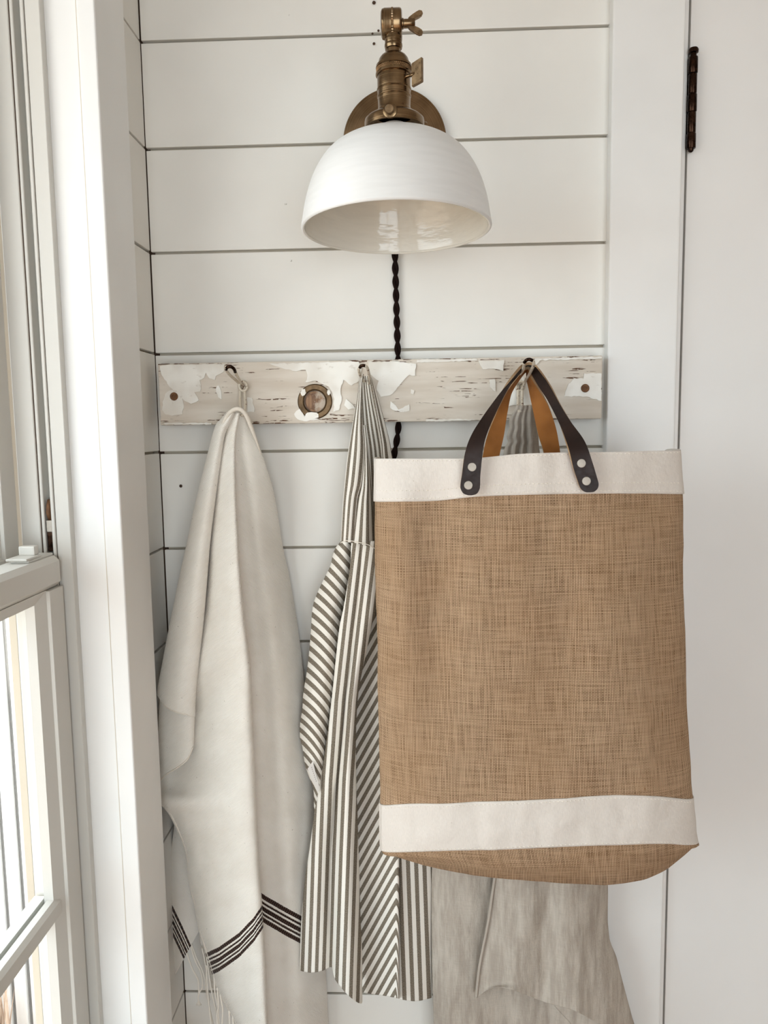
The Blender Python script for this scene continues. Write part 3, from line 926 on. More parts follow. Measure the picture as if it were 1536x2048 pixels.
# ring escutcheon with a wooden plug
c = P(630, 803, RF); mt = Matrix.Translation(c) @ roty
esc = empty('escutcheon', tuple(c)); child(esc, rl)
def onesc(o):
    o.parent = esc; o.matrix_parent_inverse = Matrix.Translation(-Vector(esc.location)); return o
onesc(lathe('ring', [(.0150, -.001), (.0150, .0012), (.0156, .0022), (.0210, .0022), (.0222, .0012), (.0224, -.001)], mt, M['ring_metal'], None, 64, False))
onesc(lathe('lip', [(.0138, .0004), (.0139, .0020), (.0146, .0026), (.0153, .0020), (.0153, .0)], mt, M['ring_metal'], None, 56, False))
onesc(lathe('plug', [(.0004, .0016), (.010, .0014), (.0134, .0006), (.0140, -.001)], mt, M['plug'], None, 48, False))
for i, fl in enumerate(([(364, 590 + 0), (340, 480), (235, 480), (215, 560), (180, 600), (245, 725), (325, 690), (385, 605)], [(1110, 520), (1190, 515), (1220, 600), (1180, 680), (1130, 690), (1095, 610)],
                        [(370, 1330), (420, 1285), (560, 1270), (740, 1290), (800, 1340), (805, 1450), (640, 1500), (480, 1480), (330, 1440)])):
    pts = [P(590 + x / 17.07, 750 + y / 17.07, RF + .0022) for x, y in ragged(fl, 6, 60, 50 + i)]
    onesc(prism('paint_flake', pts, (0, -1, 0), .0009, M['flake']))


# wire hooks
def hook(loop, tip, knot, low, rad=.0018):
    h = empty('hook', tuple(P(*knot))); child(h, rl)
    def add(o):
        o.parent = h; o.matrix_parent_inverse = Matrix.Translation(-Vector(h.location))
    add(tube('upper_prong', loop, rad, M['hook'], None, 60, 12))
    add(tube('worn_tip', tip, rad * 1.1, M['bronze'], None, 26, 12))
    k = np.array(knot); pts = []
    kp = Vector(P(*knot))
    for i in range(40):
        a = i / 39 * 4 * math.pi
        pts.append(kp + Vector((.0050 * math.cos(a), -.0015 + .0024 * (i / 39 - .5) * 2, .0056 * math.sin(a))))
    bm_ = bmesh.new(); tube_bm(bm_, pts, rad * .95, 10); add(from_bm('wire_coil', bm_, M['hook'], None, True))
    add(tube('lower_prong', low, rad * 1.05, M['hook'], None, 60, 12))


hook([(484, 774, .032), (476, 764, .042), (463, 753, .064), (455, 744, .084), (452, 739, .092), (455, 734.5, .095), (462, 733.5, .095), (468, 738, .092), (472, 747, .082), (478, 759, .060), (484, 770, .038), (486, 775, .032)],
     [(452, 739, .0922), (455, 734.5, .0952), (462, 733.5, .0952), (468, 738, .0922), (470.5, 744, .0862)], (487, 773, .036),
     [(481, 774, .034), (480, 785, .037), (480, 800, .042), (481, 818, .055), (483, 829, .072), (485, 830, .080), (488, 829, .072), (490, 818, .055), (490, 800, .042), (489, 785, .037), (488, 774, .034)])
hook([(731, 766, .032), (726, 760, .050), (721, 752, .068), (718, 743, .086), (718, 737, .094), (721, 732.5, .098), (726, 731, .099), (732, 732.5, .098), (735.5, 738, .092), (738, 750, .076), (739.5, 762, .056), (737, 770, .040), (734, 772, .032)],
     [(719.5, 735, .0965), (722, 732, .0985), (726, 731, .0995), (730, 731.6, .0985)], (732, 768, .036),
     [(729, 772, .034), (728, 776, .0345), (728, 781, .035), (729, 785, .0355), (731, 787, .036), (734, 787, .036), (736, 785, .0355), (737, 781, .035), (737, 776, .0345), (736, 772, .034)])
hook([(1036, 772, .032), (1032, 764, .048), (1036, 753, .072), (1044, 743, .100), (1047.5, 734, .116), (1048.5, 726, .126), (1053, 720.5, .130), (1059, 719, .131), (1065, 721.5, .130), (1067.5, 728, .126), (1064, 738, .112), (1059, 748, .094), (1051, 762, .066), (1046, 775, .046), (1043, 780, .032)],
     [(1048.5, 725, .127), (1053, 720.2, .1308), (1059, 718.7, .1318), (1065, 721.2, .1308)], (1040, 772, .036),
     [(1036, 764, .034), (1036, 780, .038), (1036, 800, .044), (1036, 816, .058), (1038, 822, .068), (1041, 822, .068), (1044, 816, .058), (1044, 800, .044), (1044, 780, .038), (1043, 770, .034)])

# ================================================================== CREAM THROW
cl = Cloth()
MB = lambda px: np.interp(px, [300, 418, 439, 480, 508, 522.6, 540], [1960, 1903, 1893, 1864, 1834, 1810, 1776])
RBd = lambda px: np.interp(px, [505, 523, 603, 660], [1775, 1786, 1832, 1868])
BB = lambda px: np.interp(px, [325, 337, 350, 365, 381, 400], [1765, 1792, 1818, 1850, 1888, 1930])
bandM = lambda px, py, s, t: (px * .001, (py - (MB(px) if s < .56 else RBd(px))) / (49 if s < .56 else 56))
none = lambda px, py, s, t: (0, -5.0)
mrows = [  # y, left edge, crease, right outline
    (826, 464, 477, 493), (840, 458, 475, 500), (868, 450, 470, 508), (913, 440, 468, 524), (991, 428, 470, 547), (1090, 416, 475, 563), (1160, 410, 480, 578), (1244, 400, 488, 592),
    (1330, 384, 498, 603), (1415, 350, 502, 610), (1490, 326, 505, 618), (1565, 313.5, 508, 624), (1602, 322, 509, 627), (1631, 343, 511, 630), (1675, 363, 513, 634), (1704, 373, 515, 636),
    (1748, 378, 517, 639), (1783, 383, 520, 641), (1811, 391, 522, 642), (1856, 399, 524.5, 645), (1894, 410, 527, 647), (1954, 429, 530, 650), (1985, 439, 531, 652), (2020, 458, 532, 653), (2060, 478, 534, 656), (2130, 505, 536, 660)]
rows = []
for y, xl, xc, xr in mrows:
    k = min(1.0, max(.25, (y - 800) / 350.0)); wm = xc - xl; wr_ = xr - xc
    b0 = .080 + .014 * min(1, (y - 826) / 500)
    dk = 1.0 if y < 1400 else .35
    r = [(xl - 2 * dk, y, b0 - .004 - .034 * k * dk), (xl + 2 * dk, y, b0 - .004 - .022 * k * dk), (xl + wm * .17, y, b0 + .004 * k), (xl + wm * .52, y, b0 + .017 * k), (xl + wm * .86, y, b0 + .027 * k), (xc, y, b0 + .021 * k),
         (xc - 4, y, b0 - .006 * k), (xc + 1, y, b0 - .026 * k), (xc + wr_ * .24, y, b0 - .030 * k), (xc + wr_ * .52, y, b0 - .030 * k), (xc + wr_ * .82, y, b0 - .051 * k), (xr, y, b0 - .070 * k), (xr - 4, y, b0 - .074 * k)]
    if 1400 < y < 1570: r[0] = (r[0][0], y, b0 - .036); r[1] = (r[1][0], y, b0 - .032); r[2] = (r[2][0], y, b0 - .020); r[3] = (r[3][0], y, b0 + .010)
    rows.append(r)
weaveMR = lambda px, py, s, t: (P(px, py, .08)[0] * (1 if s < .56 else -1), P(px, py, .08)[2])
cl.sheet(rows, 110, 260, bandM, weaveMR, .0016, 1.0)
# left folded layer with its hem
lrows = [((455, 824), (468, 826)), ((442, 840), (459, 846)), ((432, 853), (449, 868)), ((420, 896), (441, 913)), ((392, 1008), (428, 1010)), ((379, 1070), (419, 1085)), ((361, 1152), (412, 1170)), ((344, 1234), (405, 1250)), ((329, 1313), (395, 1340)), ((318, 1372), (390, 1395))]
rows = []
for (l, r_) in lrows:
    k = min(1, max(.2, (l[1] - 815) / 350.0))
    rows.append(rc(l, r_, [(.06, .070), (0, .076 + .008 * k), (.25, .084 + .018 * k), (.6, .088 + .026 * k), (.9, .086 + .023 * k), (1.0, .084 + .014 * k), (.97, .078)]))
rows.append([(319, 1384, .078), (316.5, 1391, .087), (332, 1413, .105), (352, 1424, .115), (372, 1429, .114), (388.5, 1433, .106), (386, 1431, .086)])
cl.sheet(rows, 44, 150, none, lambda px, py, s, t: (P(px, py, .09)[0], P(px, py, .09)[2]), .0012, 7.0)
# layer under it, down to the curling hem
rows = []
for l, r_ in (((333, 1330), (392, 1340)), ((322, 1400), (388.5, 1415)), ((319, 1450), (387.5, 1455)), ((316, 1500), (387, 1480))):
    rows.append(rc(l, r_, [(.05, .066), (0, .076), (.3, .092), (.65, .102), (.9, .103), (1.0, .096), (.97, .084)]))
rows.append([(317, 1560, .072), (313.5, 1566, .080), (334, 1548, .100), (357, 1534, .109), (375, 1518, .110), (386, 1494, .104), (385, 1490, .088)])
cl.sheet(rows, 40, 70, none, lambda px, py, s, t: (P(px, py, .09)[0], P(px, py, .09)[2]), .001, 9.0)
# back layer at the wall with stripes
rows = []
for l, r_ in (((365, 1520), (420, 1520)), ((352, 1640), (415, 1640)), ((345, 1700), (412, 1700)), ((338, 1780), (408, 1770)), ((338, 1850), (405, 1810)), ((342, 1966), (399, 1858))):
    rows.append(rc(l, r_, [(.03, .022), (0, .028), (.3, .042), (.6, .046), (1.0, .040)]))
cl.sheet(rows, 30, 90, lambda px, py, s, t: (px * .001, (py - BB(px)) / 60), lambda px, py, s, t: (-P(px, py, .04)[0], P(px, py, .04)[2]), .001, 3.0)
# inner layer at bottom (second corner showing behind the front edge)
rows = []
for l, r_ in (((392, 1800), (460, 1800)), ((398, 1850), (465, 1850)), ((404, 1900), (470, 1900)), ((425, 1975), (480, 1980))):
    rows.append(rc(l, r_, [(0, .052), (.4, .060), (1.0, .060)]))
cl.sheet(rows, 16, 30, none, None, .001, 5.0)
tw = cl.build('throw_blanket', M['towel'], .0022)
tag(tw, 'cream woven throw with black end stripes hanging nearest the window', 'throw')
g = G('cream_hem'); n_ = g.noise(g.obj(), 500.0, 3.0); M['hem'] = g.done(g.mix(n_, srgb(206, 198, 186), srgb(228, 221, 210)), .9, g.bump(n_, .4, .0008))
hc = cr([(430, 905, .084), (439, 872, .087), (448, 845, .091), (458, 827, .0935), (470, 818.5, .094), (482, 819.5, .0935), (493, 832, .090), (503, 856, .083), (514, 885, .074), (522, 910, .066)], 60)
bm = bmesh.new(); tube_bm(bm, [P(*q) for q in hc], [.0026 * min(1, .1 + i_ / 14, .1 + (59 - i_) / 14) for i_ in range(60)], 10); child(from_bm('rolled_hem', bm, M['hem'], None, True), tw)
for pts in ([(316.5, 1391), (332, 1413), (352, 1424), (372, 1429), (388.5, 1433)], [(313.5, 1566), (334, 1548), (357, 1534), (375, 1518), (386, 1494)],
            ):
    ds = [.088, .106, .116, .115, .107] if pts[0][1] < 1500 else [.081, .101, .110, .111, .105]
    child(tube('hem', [(a, b, d_) for (a, b), d_ in zip(pts, ds)], .0009, M['hem'], None, 40, 6), tw)
hemM = [(y, xl) for y, xl, _, _ in mrows if y >= 1565]
child(tube('hem', [(x, y, .0835) for y, x in hemM], .0008, M['hem'], None, 80, 6), tw)
strands = [[(380, 1886, .045), (390, 1920, .045), (402, 1945, .048), (405, 1972, .048), (397, 1988, .05), (397, 2004, .05)],
           [(383, 1888, .046), (393, 1915, .048), (408, 1950, .05), (414, 1990, .05), (420, 2020, .05), (428, 2056, .05)],
           [(412, 1900, .075), (418, 1950, .07), (425, 1990, .068), (432, 2020, .066), (440, 2056, .066)],
           [(413, 1930, .066), (415, 1975, .064), (418, 2010, .064), (424, 2060, .064)],
           [(428, 1952, .082), (430, 1985, .08), (436, 2015, .078), (438, 2060, .078)],
           [(434, 1975, .084), (437, 2010, .082), (434, 2030, .08), (437, 2064, .08)],
           [(440, 1988, .084), (445, 2020, .082), (443, 2062, .082)], [(458, 2020, .084), (460, 2066, .082)], [(465, 2030, .084), (468, 2070, .082)],
           [(372, 1902, .046), (385, 1938, .048), (396, 1960, .05), (398, 1990, .05)], [(404, 1896, .06), (412, 1935, .06), (413, 1968, .06), (419, 2000, .06)]]
for st in strands:
    child(tube('fringe', st, .0011, M['thread'], None, 30, 6), tw)
bm = bmesh.new()
for k in range(9):
    a = P(397, 2000, .05); tube_bm(bm, [a, a + np.array([rng.uniform(-.004, .004), rng.uniform(-.002, .002), -.008])], .0005, 5)
child(from_bm('tassel_end', bm, M['thread'], None, True), tw)

# ================================================================== STRIPED APRON
ap = Cloth()
world_uv = lambda px, py, s, t: (P(px, py, .06)[0], P(px, py, .06)[2])
# bib, outer fold
rows = [rc(l, r_, [(0, dl), (.3, dl + .004), (.65, dl + .006), (1, dl + .002)]) for l, r_, dl in
        (((720, 750), (727, 748), .060), ((718, 767), (724, 767), .062), ((714.6, 797), (723, 802), .062), ((705, 853), (725, 853), .064), ((696, 910), (728, 900), .066), ((690, 964), (722.6, 964), .068), ((686, 1010), (714, 1000), .070), ((682, 1083), (707, 1086), .074))]
ap.sheet(rows, 26, 110, lambda px, py, s, t: (s * 2.9 + .05, 0), world_uv, .0008, 2.0)
# bib, inner fold fanning down
rows = [rc(l, r_, [(0, dl), (.35, dl + .006), (.7, dl + .006), (1, dl - .004)]) for l, r_, dl in
        (((726, 850), (730, 850), .058), ((728, 890), (735, 900), .060), ((722.6, 964), (741, 964), .066), ((714, 1005), (744, 1010), .070), ((703, 1084), (748.5, 1096), .076))]
ap.sheet(rows, 26, 80, lambda px, py, s, t: (s * 3.4 + .25, 0), world_uv, .0008, 4.0)
# inside of the neck strap, in shade
rows = [rc(l, r_, [(0, dl), (.5, dl - .006), (1, dl)]) for l, r_, dl in
        (((721, 752), (738, 752), .048), ((722, 800), (746, 800), .046), ((724, 853), (757, 853), .046), ((730, 905), (766, 912), .048), ((733, 1000), (775, 1010), .052), ((735, 1105), (775, 1110), .056))]
ap.sheet(rows, 24, 60, lambda px, py, s, t: (s * 4.2, 0), world_uv, .001, 6.0)
# second strap going behind the bag
rows = [rc(l, r_, [(0, dl + .004), (.3, dl + .002), (1, dl - .006)]) for l, r_, dl in
        (((738, 750), (741, 750), .062), ((743, 769), (748, 769), .064), ((751.5, 818), (761, 815), .064), ((762, 879), (778, 879), .064), ((765, 915), (785, 918), .064), ((772, 1000), (803, 1000), .062), ((782, 1100), (812, 1100), .060))]
ap.sheet(rows, 18, 70, lambda px, py, s, t: (s * 2.1 + .3, 0), world_uv, .0008, 8.0)
# skirt front, two big folds
fr = [  # y, left, split between folds, right
    (1082, 703, 722, 752), (1093, 703, 722, 754), (1137, 700.6, 722, 754), (1210, 689, 716, 752), (1254, 680, 710, 742), (1313, 673, 702, 730), (1386, 665.5, 692, 716), (1473, 655, 684, 711), (1577, 639, 674, 712),
    (1628, 629.6, 670, 714), (1700, 620, 664, 716), (1764, 610.6, 662, 718), (1843, 604, 662, 720), (1905, 601.5, 663, 723)]
rows = []
for y, xl, xs, xr in fr:
    k = min(1, max(.15, (y - 1082) / 450.0)); a, b = xs - xl, xr - xs; b0 = .077
    rows.append([(xl + 3, y, b0 - .014 * k), (xl, y, b0 - .006 * k), (xl + a * .35, y, b0 + .004 * k), (xl + a * .72, y, b0 + .001 * k), (xs, y, b0 - .010 * k), (xs + b * .14, y, b0 + .002 * k), (xs + b * .42, y, b0 + .019 * k),
                 (xs + b * .75, y, b0 + .016 * k), (xr, y, b0 - .004 * k), (xr - 3, y, b0 - .018 * k)])
rows.append([(603, 1938, .063), (601, 1941, .071), (622, 1945, .081), (645, 1941, .078), (663, 1934, .067), (669, 1955, .079), (686, 1979, .096), (706, 1999, .093), (722, 2007, .073), (724, 1996, .059)])
ap.sheet(rows, 90, 170, lambda px, py, s, t: ((px - np.interp(py, [1082, 1250, 1400, 1560, 1700, 1940, 2010], [735, 715, 698, 686, 680, 672, 670])) / 13.9 + .3, 0), world_uv, .0012, 10.0)
# shaded panel whose stripes run on the bias
rows = []
for y, xl, xr in ((1090, 742, 790), (1210, 740, 800), (1313, 722, 800), (1400, 708, 800), (1500, 706, 800), (1577, 708, 799), (1685, 711, 798), (1764, 714, 797.5), (1875, 716, 797.5), (1938, 719, 797.5)):
    rows.append([(xl, y, .050), (xl + (xr - xl) * .3, y, .056), (xl + (xr - xl) * .65, y, .066), (xl + (xr - xl) * .92, y, .076), (xr, y, .074), (xr - 2, y, .062)])
rows.append([(724, 1984, .050), (745, 1988, .056), (768, 1991, .066), (790, 1995, .076), (798, 1997, .074), (797, 1996, .062)])
def bias(px, py, s, t):
    e = max(0.0, (s - .62) / .38)
    return ((px + .56 * (py - 1700) * (1 - .55 * e)) / 16.5, 0)
ap.sheet(rows, 60, 130, bias, world_uv, .001, 12.0)
# right panel
rows = []
for y, xl, xr in ((1560, 796, 866), (1700, 796, 865), (1764, 796, 865), (1875, 796, 864), (1950, 796, 863.5)):
    rows.append([(xl, y, .055), (xl + 8, y, .062), (xl + (xr - xl) * .5, y, .058), (xl + (xr - xl) * .9, y, .048), (xr, y, .040)])
rows.append([(796, 1996, .055), (805, 1999, .062), (832, 2002, .058), (857, 1997, .048), (863, 1995, .040)])
ap.sheet(rows, 34, 80, lambda px, py, s, t: ((px - .035 * (py - 1700)) / 16.2 + .2, 0), world_uv, .001, 14.0)
# side panel with stripes slanting down to the right
rows = []
sl = [(1081, 684, 702), (1096, 672, 704), (1112, 666, 704), (1131, 662, 703), (1160, 648, 700), (1193, 633, 692), (1219, 626, 688), (1269, 622.5, 682), (1327, 617, 680), (1386, 608, 672), (1416, 606, 668), (1447, 601.5, 664), (1473, 601, 660), (1495, 606, 660), (1533, 612, 656), (1577, 627, 650), (1618, 628.5, 648), (1640, 630, 646)]
for y, xl, xr in sl:
    k = min(1, max(.3, (y - 1081) / 250.0)) * min(1.0, max(.35, (1640 - y) / 120.0))
    rows.append([(xl + 3, y, .050), (xl, y, .055), (xl + (xr - xl) * .25, y, .058 + .016 * k), (xl + (xr - xl) * .6, y, .058 + .020 * k), (xl + (xr - xl) * .85, y, .056 + .008 * k), (xr, y, .050 - .006 * k)])
def slant(px, py, s, t):
    m = np.interp(py, [1100, 1250, 1400, 1500, 1600, 1640], [.70, .85, 1.05, 1.5, 2.4, 2.8]); q = px - 640
    return (((py - 1350) - m * (1.1 * q + .005 * q * q)) / 24.0, 0)
ap.sheet(rows, 50, 130, slant, world_uv, .0016, 16.0)
apo = ap.build('striped_apron', M['apron'], .0010)
tag(apo, 'grey and white striped apron hanging on the middle hook', 'apron')
child(tube('waist_seam', [(681, 1086, .078), (690, 1081.5, .081), (703, 1082, .083), (715, 1084, .085), (735, 1089, .085), (750, 1097, .080)], .0005, M['thread'], None, 30, 6), apo)
lt = [P(615, 1537.7, .078), P(625.6, 1522, .082), P(639.5, 1577, .082), P(635, 1585, .078)]
tagp = prism('care_label', lt, (.1, -.95, .1), .0006, M['label'], apo)
a0, a1 = Vector(P(623.2, 1534.5, .0838)), Vector(P(633, 1564, .0838)); dd = (a1 - a0)
hp = Vector(P(627, 1532, .0838)) - Vector(P(623, 1538, .0838)); hp.normalize()
bm = bmesh.new(); un = dd.normalized(); nn = Vector((.1, -.95, .1)).normalized()
for k in range(8):
    c = a0 + dd * (k / 7.6); w_ = .0007
    for a_, b_ in ((0, .0012), (.0006, .0012)):
        q = [c + un * (a_ - .0002) - hp * .0006, c + un * (a_ + .0002) - hp * .0006, c + un * (a_ + .0002) + hp * .0006, c + un * (a_ - .0002) + hp * .0006]
        bm.faces.new([bm.verts.new(x_) for x_ in q])
o = from_bm('printed_lettering', bm, M['print']); o.parent = tagp; o.matrix_parent_inverse = Matrix.Translation((0, 0, 0)) ; o.matrix_parent_inverse = apo.matrix_world.inverted()

# ================================================================== OATMEAL LINEN TOWEL
ln = Cloth()
rows = []
for y, xl, xr, dd_ in ((811, 1033, 1070.5, .066), (818, 1031, 1070.5, .068), (826, 1026, 1070, .068), (842, 1019, 1072, .066), (856, 1019, 1073, .064), (872, 1013.5, 1076, .062), (884, 1016, 1077, .060), (904, 1008, 1079, .058), (1000, 990, 1095, .056), (1300, 930, 1150, .056),
                      (1600, 872, 1195, .056), (1739, 864, 1205, .056), (1910, 864, 1222, .056), (2048, 868, 1240, .056), (2150, 872, 1250, .056)):
    w_ = xr - xl; amp = min(.010, w_ * (.00004 if y < 1100 else .00009) + .0003)
    fo = [0, .08, .2, .30, .40, .52, .62, .76, .88, 1.0]; ph = [-.9, .1, -.3, .9, -.8, .5, -.9, .8, .1, -1]
    if y > 1500: ph = [-.9, .2, .5, .1, -.2, .3, -.1, .3, .1, -1]
    rows.append([(xl + w_ * f_, y, dd_ + amp * q) for f_, q in zip(fo, ph)])
ln.sheet(rows, 80, 200, none, None, .0022, 21.0)
# front flap with a folded hem
rows = []
for l, r_ in (((1012, 1600), (1200, 1600)), ((1000, 1690), (1208, 1690)), ((988, 1762), (1213, 1769)), ((972, 1865), (1214, 1865)), ((960, 1925), (1230, 1915)), ((955, 1965), (1240, 1955))):
    k = min(1, (l[1] - 1560) / 260)
    rows.append(rc(l, r_, [(.02, .068), (0, .074), (.15, .079 + .004 * k), (.32, .078 + .010 * k), (.5, .080), (.66, .081 + .009 * k), (.84, .077 + .002 * k), (1.0, .058), (.985, .046)]))
rows.append([(954, 1990, .068), (952, 1996, .074), (985, 1976, .085), (1026, 1980, .092), (1086, 2003, .084), (1148, 2021, .094), (1200, 2047, .082), (1266, 2058, .056), (1262, 2056, .046)])
ln.sheet(rows, 70, 120, none, None, .0034, 25.0)
rows = []
for l, r_ in (((1100, 1985), (1232, 1945)), ((1108, 2010), (1258, 2018)), ((1150, 2060), (1275, 2075)), ((1165, 2120), (1280, 2130))):
    rows.append(rc(l, r_, [(0, .060), (.3, .066), (.6, .064), (.9, .056), (1, .046)]))
ln.sheet(rows, 26, 34, none, None, .002, 29.0)
lno = ln.build('linen_towel', M['linen'], .0012)
tag(lno, 'plain oatmeal linen towel hanging behind the burlap bag', 'towel')
child(tube('hem', [(1000, 1690, .076), (988.5, 1762, .077), (979, 1830, .078), (972.5, 1865, .078), (960.5, 1925, .078), (955.5, 1965, .077), (953, 1994, .076)], .0018, M['linen'], None, 40, 8), lno)

# ================================================================== BURLAP TOTE
FRC = [0, .08, .2, .33, .47, .6, .74, .88, 1]
keys = [  # left px, right px, ys of the nine front columns, depths, back depth, side bulge
    (751, 1357, [917, 917, 917, 916, 908, 905, 904, 902, 900], [.166, .176, .184, .192, .199, .197, .191, .183, .166], .104),
    (752, 1363, [1003, 1003, 1001.5, 993, 990, 988, 987, 987, 988], [.164, .184, .184, .195, .200, .198, .195, .184, .166], .100),
    (753.5, 1366, [1110, 1110, 1108, 1105, 1103, 1101, 1100, 1100, 1100], [.162, .187, .183, .196, .199, .196, .195, .187, .166], .098),
    (757, 1369, [1300, 1300, 1299, 1297, 1295, 1293, 1291, 1290, 1290], [.160, .187, .185, .196, .198, .194, .197, .188, .166], .096),
    (760, 1376, [1480, 1480, 1479, 1477, 1475, 1473, 1471, 1470, 1470], [.160, .180, .189, .195, .198, .198, .196, .190, .166], .096),
    (763, 1383, [1608, 1607.5, 1606, 1603, 1600, 1595.5, 1590.5, 1592, 1596], [.160, .180, .190, .195, .199, .199, .196, .190, .166], .098),
    (765, 1392, [1701, 1703.5, 1701, 1699, 1696, 1692, 1689, 1687, 1687], [.160, .181, .191, .196, .199, .199, .196, .189, .164], .104),
    (779, 1391, [1706, 1716, 1728, 1735, 1738, 1738, 1736, 1722, 1688], [.157, .174, .183, .188, .191, .191, .188, .180, .160], .116),
    (783, 1389, [1709, 1725, 1742, 1753, 1760, 1765, 1766, 1747, 1690], [.152, .162, .168, .171, .173, .173, .171, .166, .154], .130),
    (784, 1388, [1710, 1726, 1744, 1755, 1762, 1767, 1768, 1748, 1691], [.146, .148, .150, .151, .152, .152, .151, .149, .147], .140)]
ctrl = []
for lx, rx, ys, ds, bk in keys:
    fpts = [P(lx + (rx - lx) * f_, y, d) for f_, y, d in zip(FRC, ys, ds)]
    L_, R_ = fpts[0], fpts[-1]
    back = []
    for f_ in (.985, .85, .5, .15, .015):
        i = np.interp(f_, FRC, range(9)); i0 = min(int(i), 7); q = fpts[i0] + (fpts[i0 + 1] - fpts[i0]) * (i - i0)
        back.append(np.array([q[0], -bk, q[2] - (.012 if ys[0] == 917 else 0.0)]))
    sr_ = np.array([R_[0] - .002, -(ds[-1] * .5 + bk * .5), R_[2]]); sl_ = np.array([L_[0] + .002, -(ds[0] * .5 + bk * .5), L_[2]])
    ctrl.append(np.array(fpts + [sr_] + back + [sl_]))
ctrl = np.stack(ctrl)                          # rows x 16 x 3, a closed loop
NS = 240
def closed_cr(pts, n):
    m = len(pts); out = []
    for t in np.linspace(0, m, n, endpoint=False):
        i = int(t) % m; f_ = t - int(t)
        p0, p1, p2, p3 = pts[i - 1], pts[i], pts[(i + 1) % m], pts[(i + 2) % m]
        out.append(.5 * ((2 * p1) + (p2 - p0) * f_ + (2 * p0 - 5 * p1 + 4 * p2 - p3) * f_ * f_ + (3 * p1 - p0 - 3 * p2 + p3) * f_ ** 3))
    return np.array(out)
loops = np.stack([closed_cr(c_, NS) for c_ in ctrl])
def bag_rows(t0, t1, n):
    out = []
    for t in np.linspace(t0, t1, n):
        i = min(int(t), len(loops) - 2); f_ = t - i
        p0, p1, p2, p3 = loops[max(i - 1, 0)], loops[i], loops[i + 1], loops[min(i + 2, len(loops) - 1)]
        out.append(.5 * ((2 * p1) + (p2 - p0) * f_ + (2 * p0 - 5 * p1 + 4 * p2 - p3) * f_ * f_ + (3 * p1 - p0 - 3 * p2 + p3) * f_ ** 3))
    return np.array(out)
CTR = np.array([(ctrl[3][0][0] + ctrl[3][8][0]) / 2, -.145])
def bag_part(name, t0, t1, n, off, mat, parent, thick, close=False):
    G_ = bag_rows(t0, t1, n); me = bpy.data.meshes.new(name); V = []; F_ = []; U = []
    arc = np.concatenate([[0], np.cumsum(np.linalg.norm(np.diff(loops[3], axis=0), axis=1))])
    tot = arc[-1] + np.linalg.norm(loops[3][0] - loops[3][-1])
    for i in range(n):
        for j in range(NS + 1):
            jj = j % NS
            p = G_[i, jj]; tg = G_[i, (jj + 1) % NS] - G_[i, jj - 1]; nrm_ = np.array([tg[1], -tg[0], 0]); nrm_ /= (np.linalg.norm(nrm_) + 1e-9)
            w_ = .0014 * mnoise.noise(Vector((p[0] * 22, p[2] * 12, 3.0))) + .0008 * mnoise.noise(Vector((p[0] * 60, p[2] * 40, 8.0)))
            V.append(tuple(p + nrm_ * (off + w_))); U.append((arc[jj] if j < NS else tot, p[2]))
    for i in range(n - 1):
        for j in range(NS):
            a = i * (NS + 1) + j; F_.append((a, a + NS + 1, a + NS + 2, a + 1))
    if close:
        base = (n - 1) * (NS + 1)
        for j in range(NS // 2):
            a, b = base + j, base + j + 1; c_, d_ = base + NS - j - 1, base + NS - j
            if len({a, b, c_, d_}) == 4 and j < NS // 2 - 1: F_.append((a, d_, c_, b))
    me.from_pydata(V, [], F_)
    Lr = me.uv_layers.new(name='weave'); vi = np.empty(len(me.loops), int); me.loops.foreach_get('vertex_index', vi)
    Lr.data.foreach_set('uv', np.array(U)[vi].ravel()); smooth(me)
    o_ = obj(name, me, mat); child(o_, parent)
    md = o_.modifiers.new('thickness', 'SOLIDIFY'); md.thickness = thick; md.offset = -1
    return o_
mid = ctrl[-1][4]
bag = tag(empty('tote_bag', (float(mid[0]), -.145, float(mid[2]))), 'burlap tote bag with canvas bands and dark leather handles', 'bag')
bag_part('burlap_body', .2, 5.4, 110, 0.0, M['burlap'], bag, .0016)
bag_part('canvas_band', 0.0, 1.0, 26, .0016, M['canvas'], bag, .0026)
bag_part('canvas_band', 5.0, 6.0, 26, .0012, M['canvas'], bag, .0012)
bag_part('burlap_base', 5.8, 9.0, 50, -.0002, M['burlap'], bag, .0016)
# stitch lines
bm = bmesh.new()
def stitches(t, off=.0026, n=150):
    row = bag_rows(t, t, 1)[0]; front = row[:int(NS * 8 / 16) + 1]
    # walk by arc length
    ac = np.concatenate([[0], np.cumsum(np.linalg.norm(np.diff(front, axis=0), axis=1))])
    s_ = .002
    while s_ < ac[-1] - .004:
        def at(q): return np.array([np.interp(q, ac, front[:, k_]) for k_ in range(3)])
        a, b = at(s_), at(s_ + .0030); tg = b - a; nrm_ = np.array([tg[1], -tg[0], 0]); nrm_ /= np.linalg.norm(nrm_)
        w_ = [.0014 * mnoise.noise(Vector((q[0] * 22, q[2] * 12, 3.0))) + .0008 * mnoise.noise(Vector((q[0] * 60, q[2] * 40, 8.0))) for q in (a, b)]
        m_ = (a + b) / 2 + nrm_ * (off + w_[0] + .0003)
        tube_bm(bm, [a + nrm_ * (off + w_[0] - .0007), m_, b + nrm_ * (off + w_[1] - .0007)], .00034, 5)
        s_ += .0046
for t in (.09, .78, .94): stitches(t, .0019)
for t in (5.05, 5.94): stitches(t, .0015)
st = from_bm('stitching', bm, M['thread'], bag, True); st['kind'] = 'stuff'


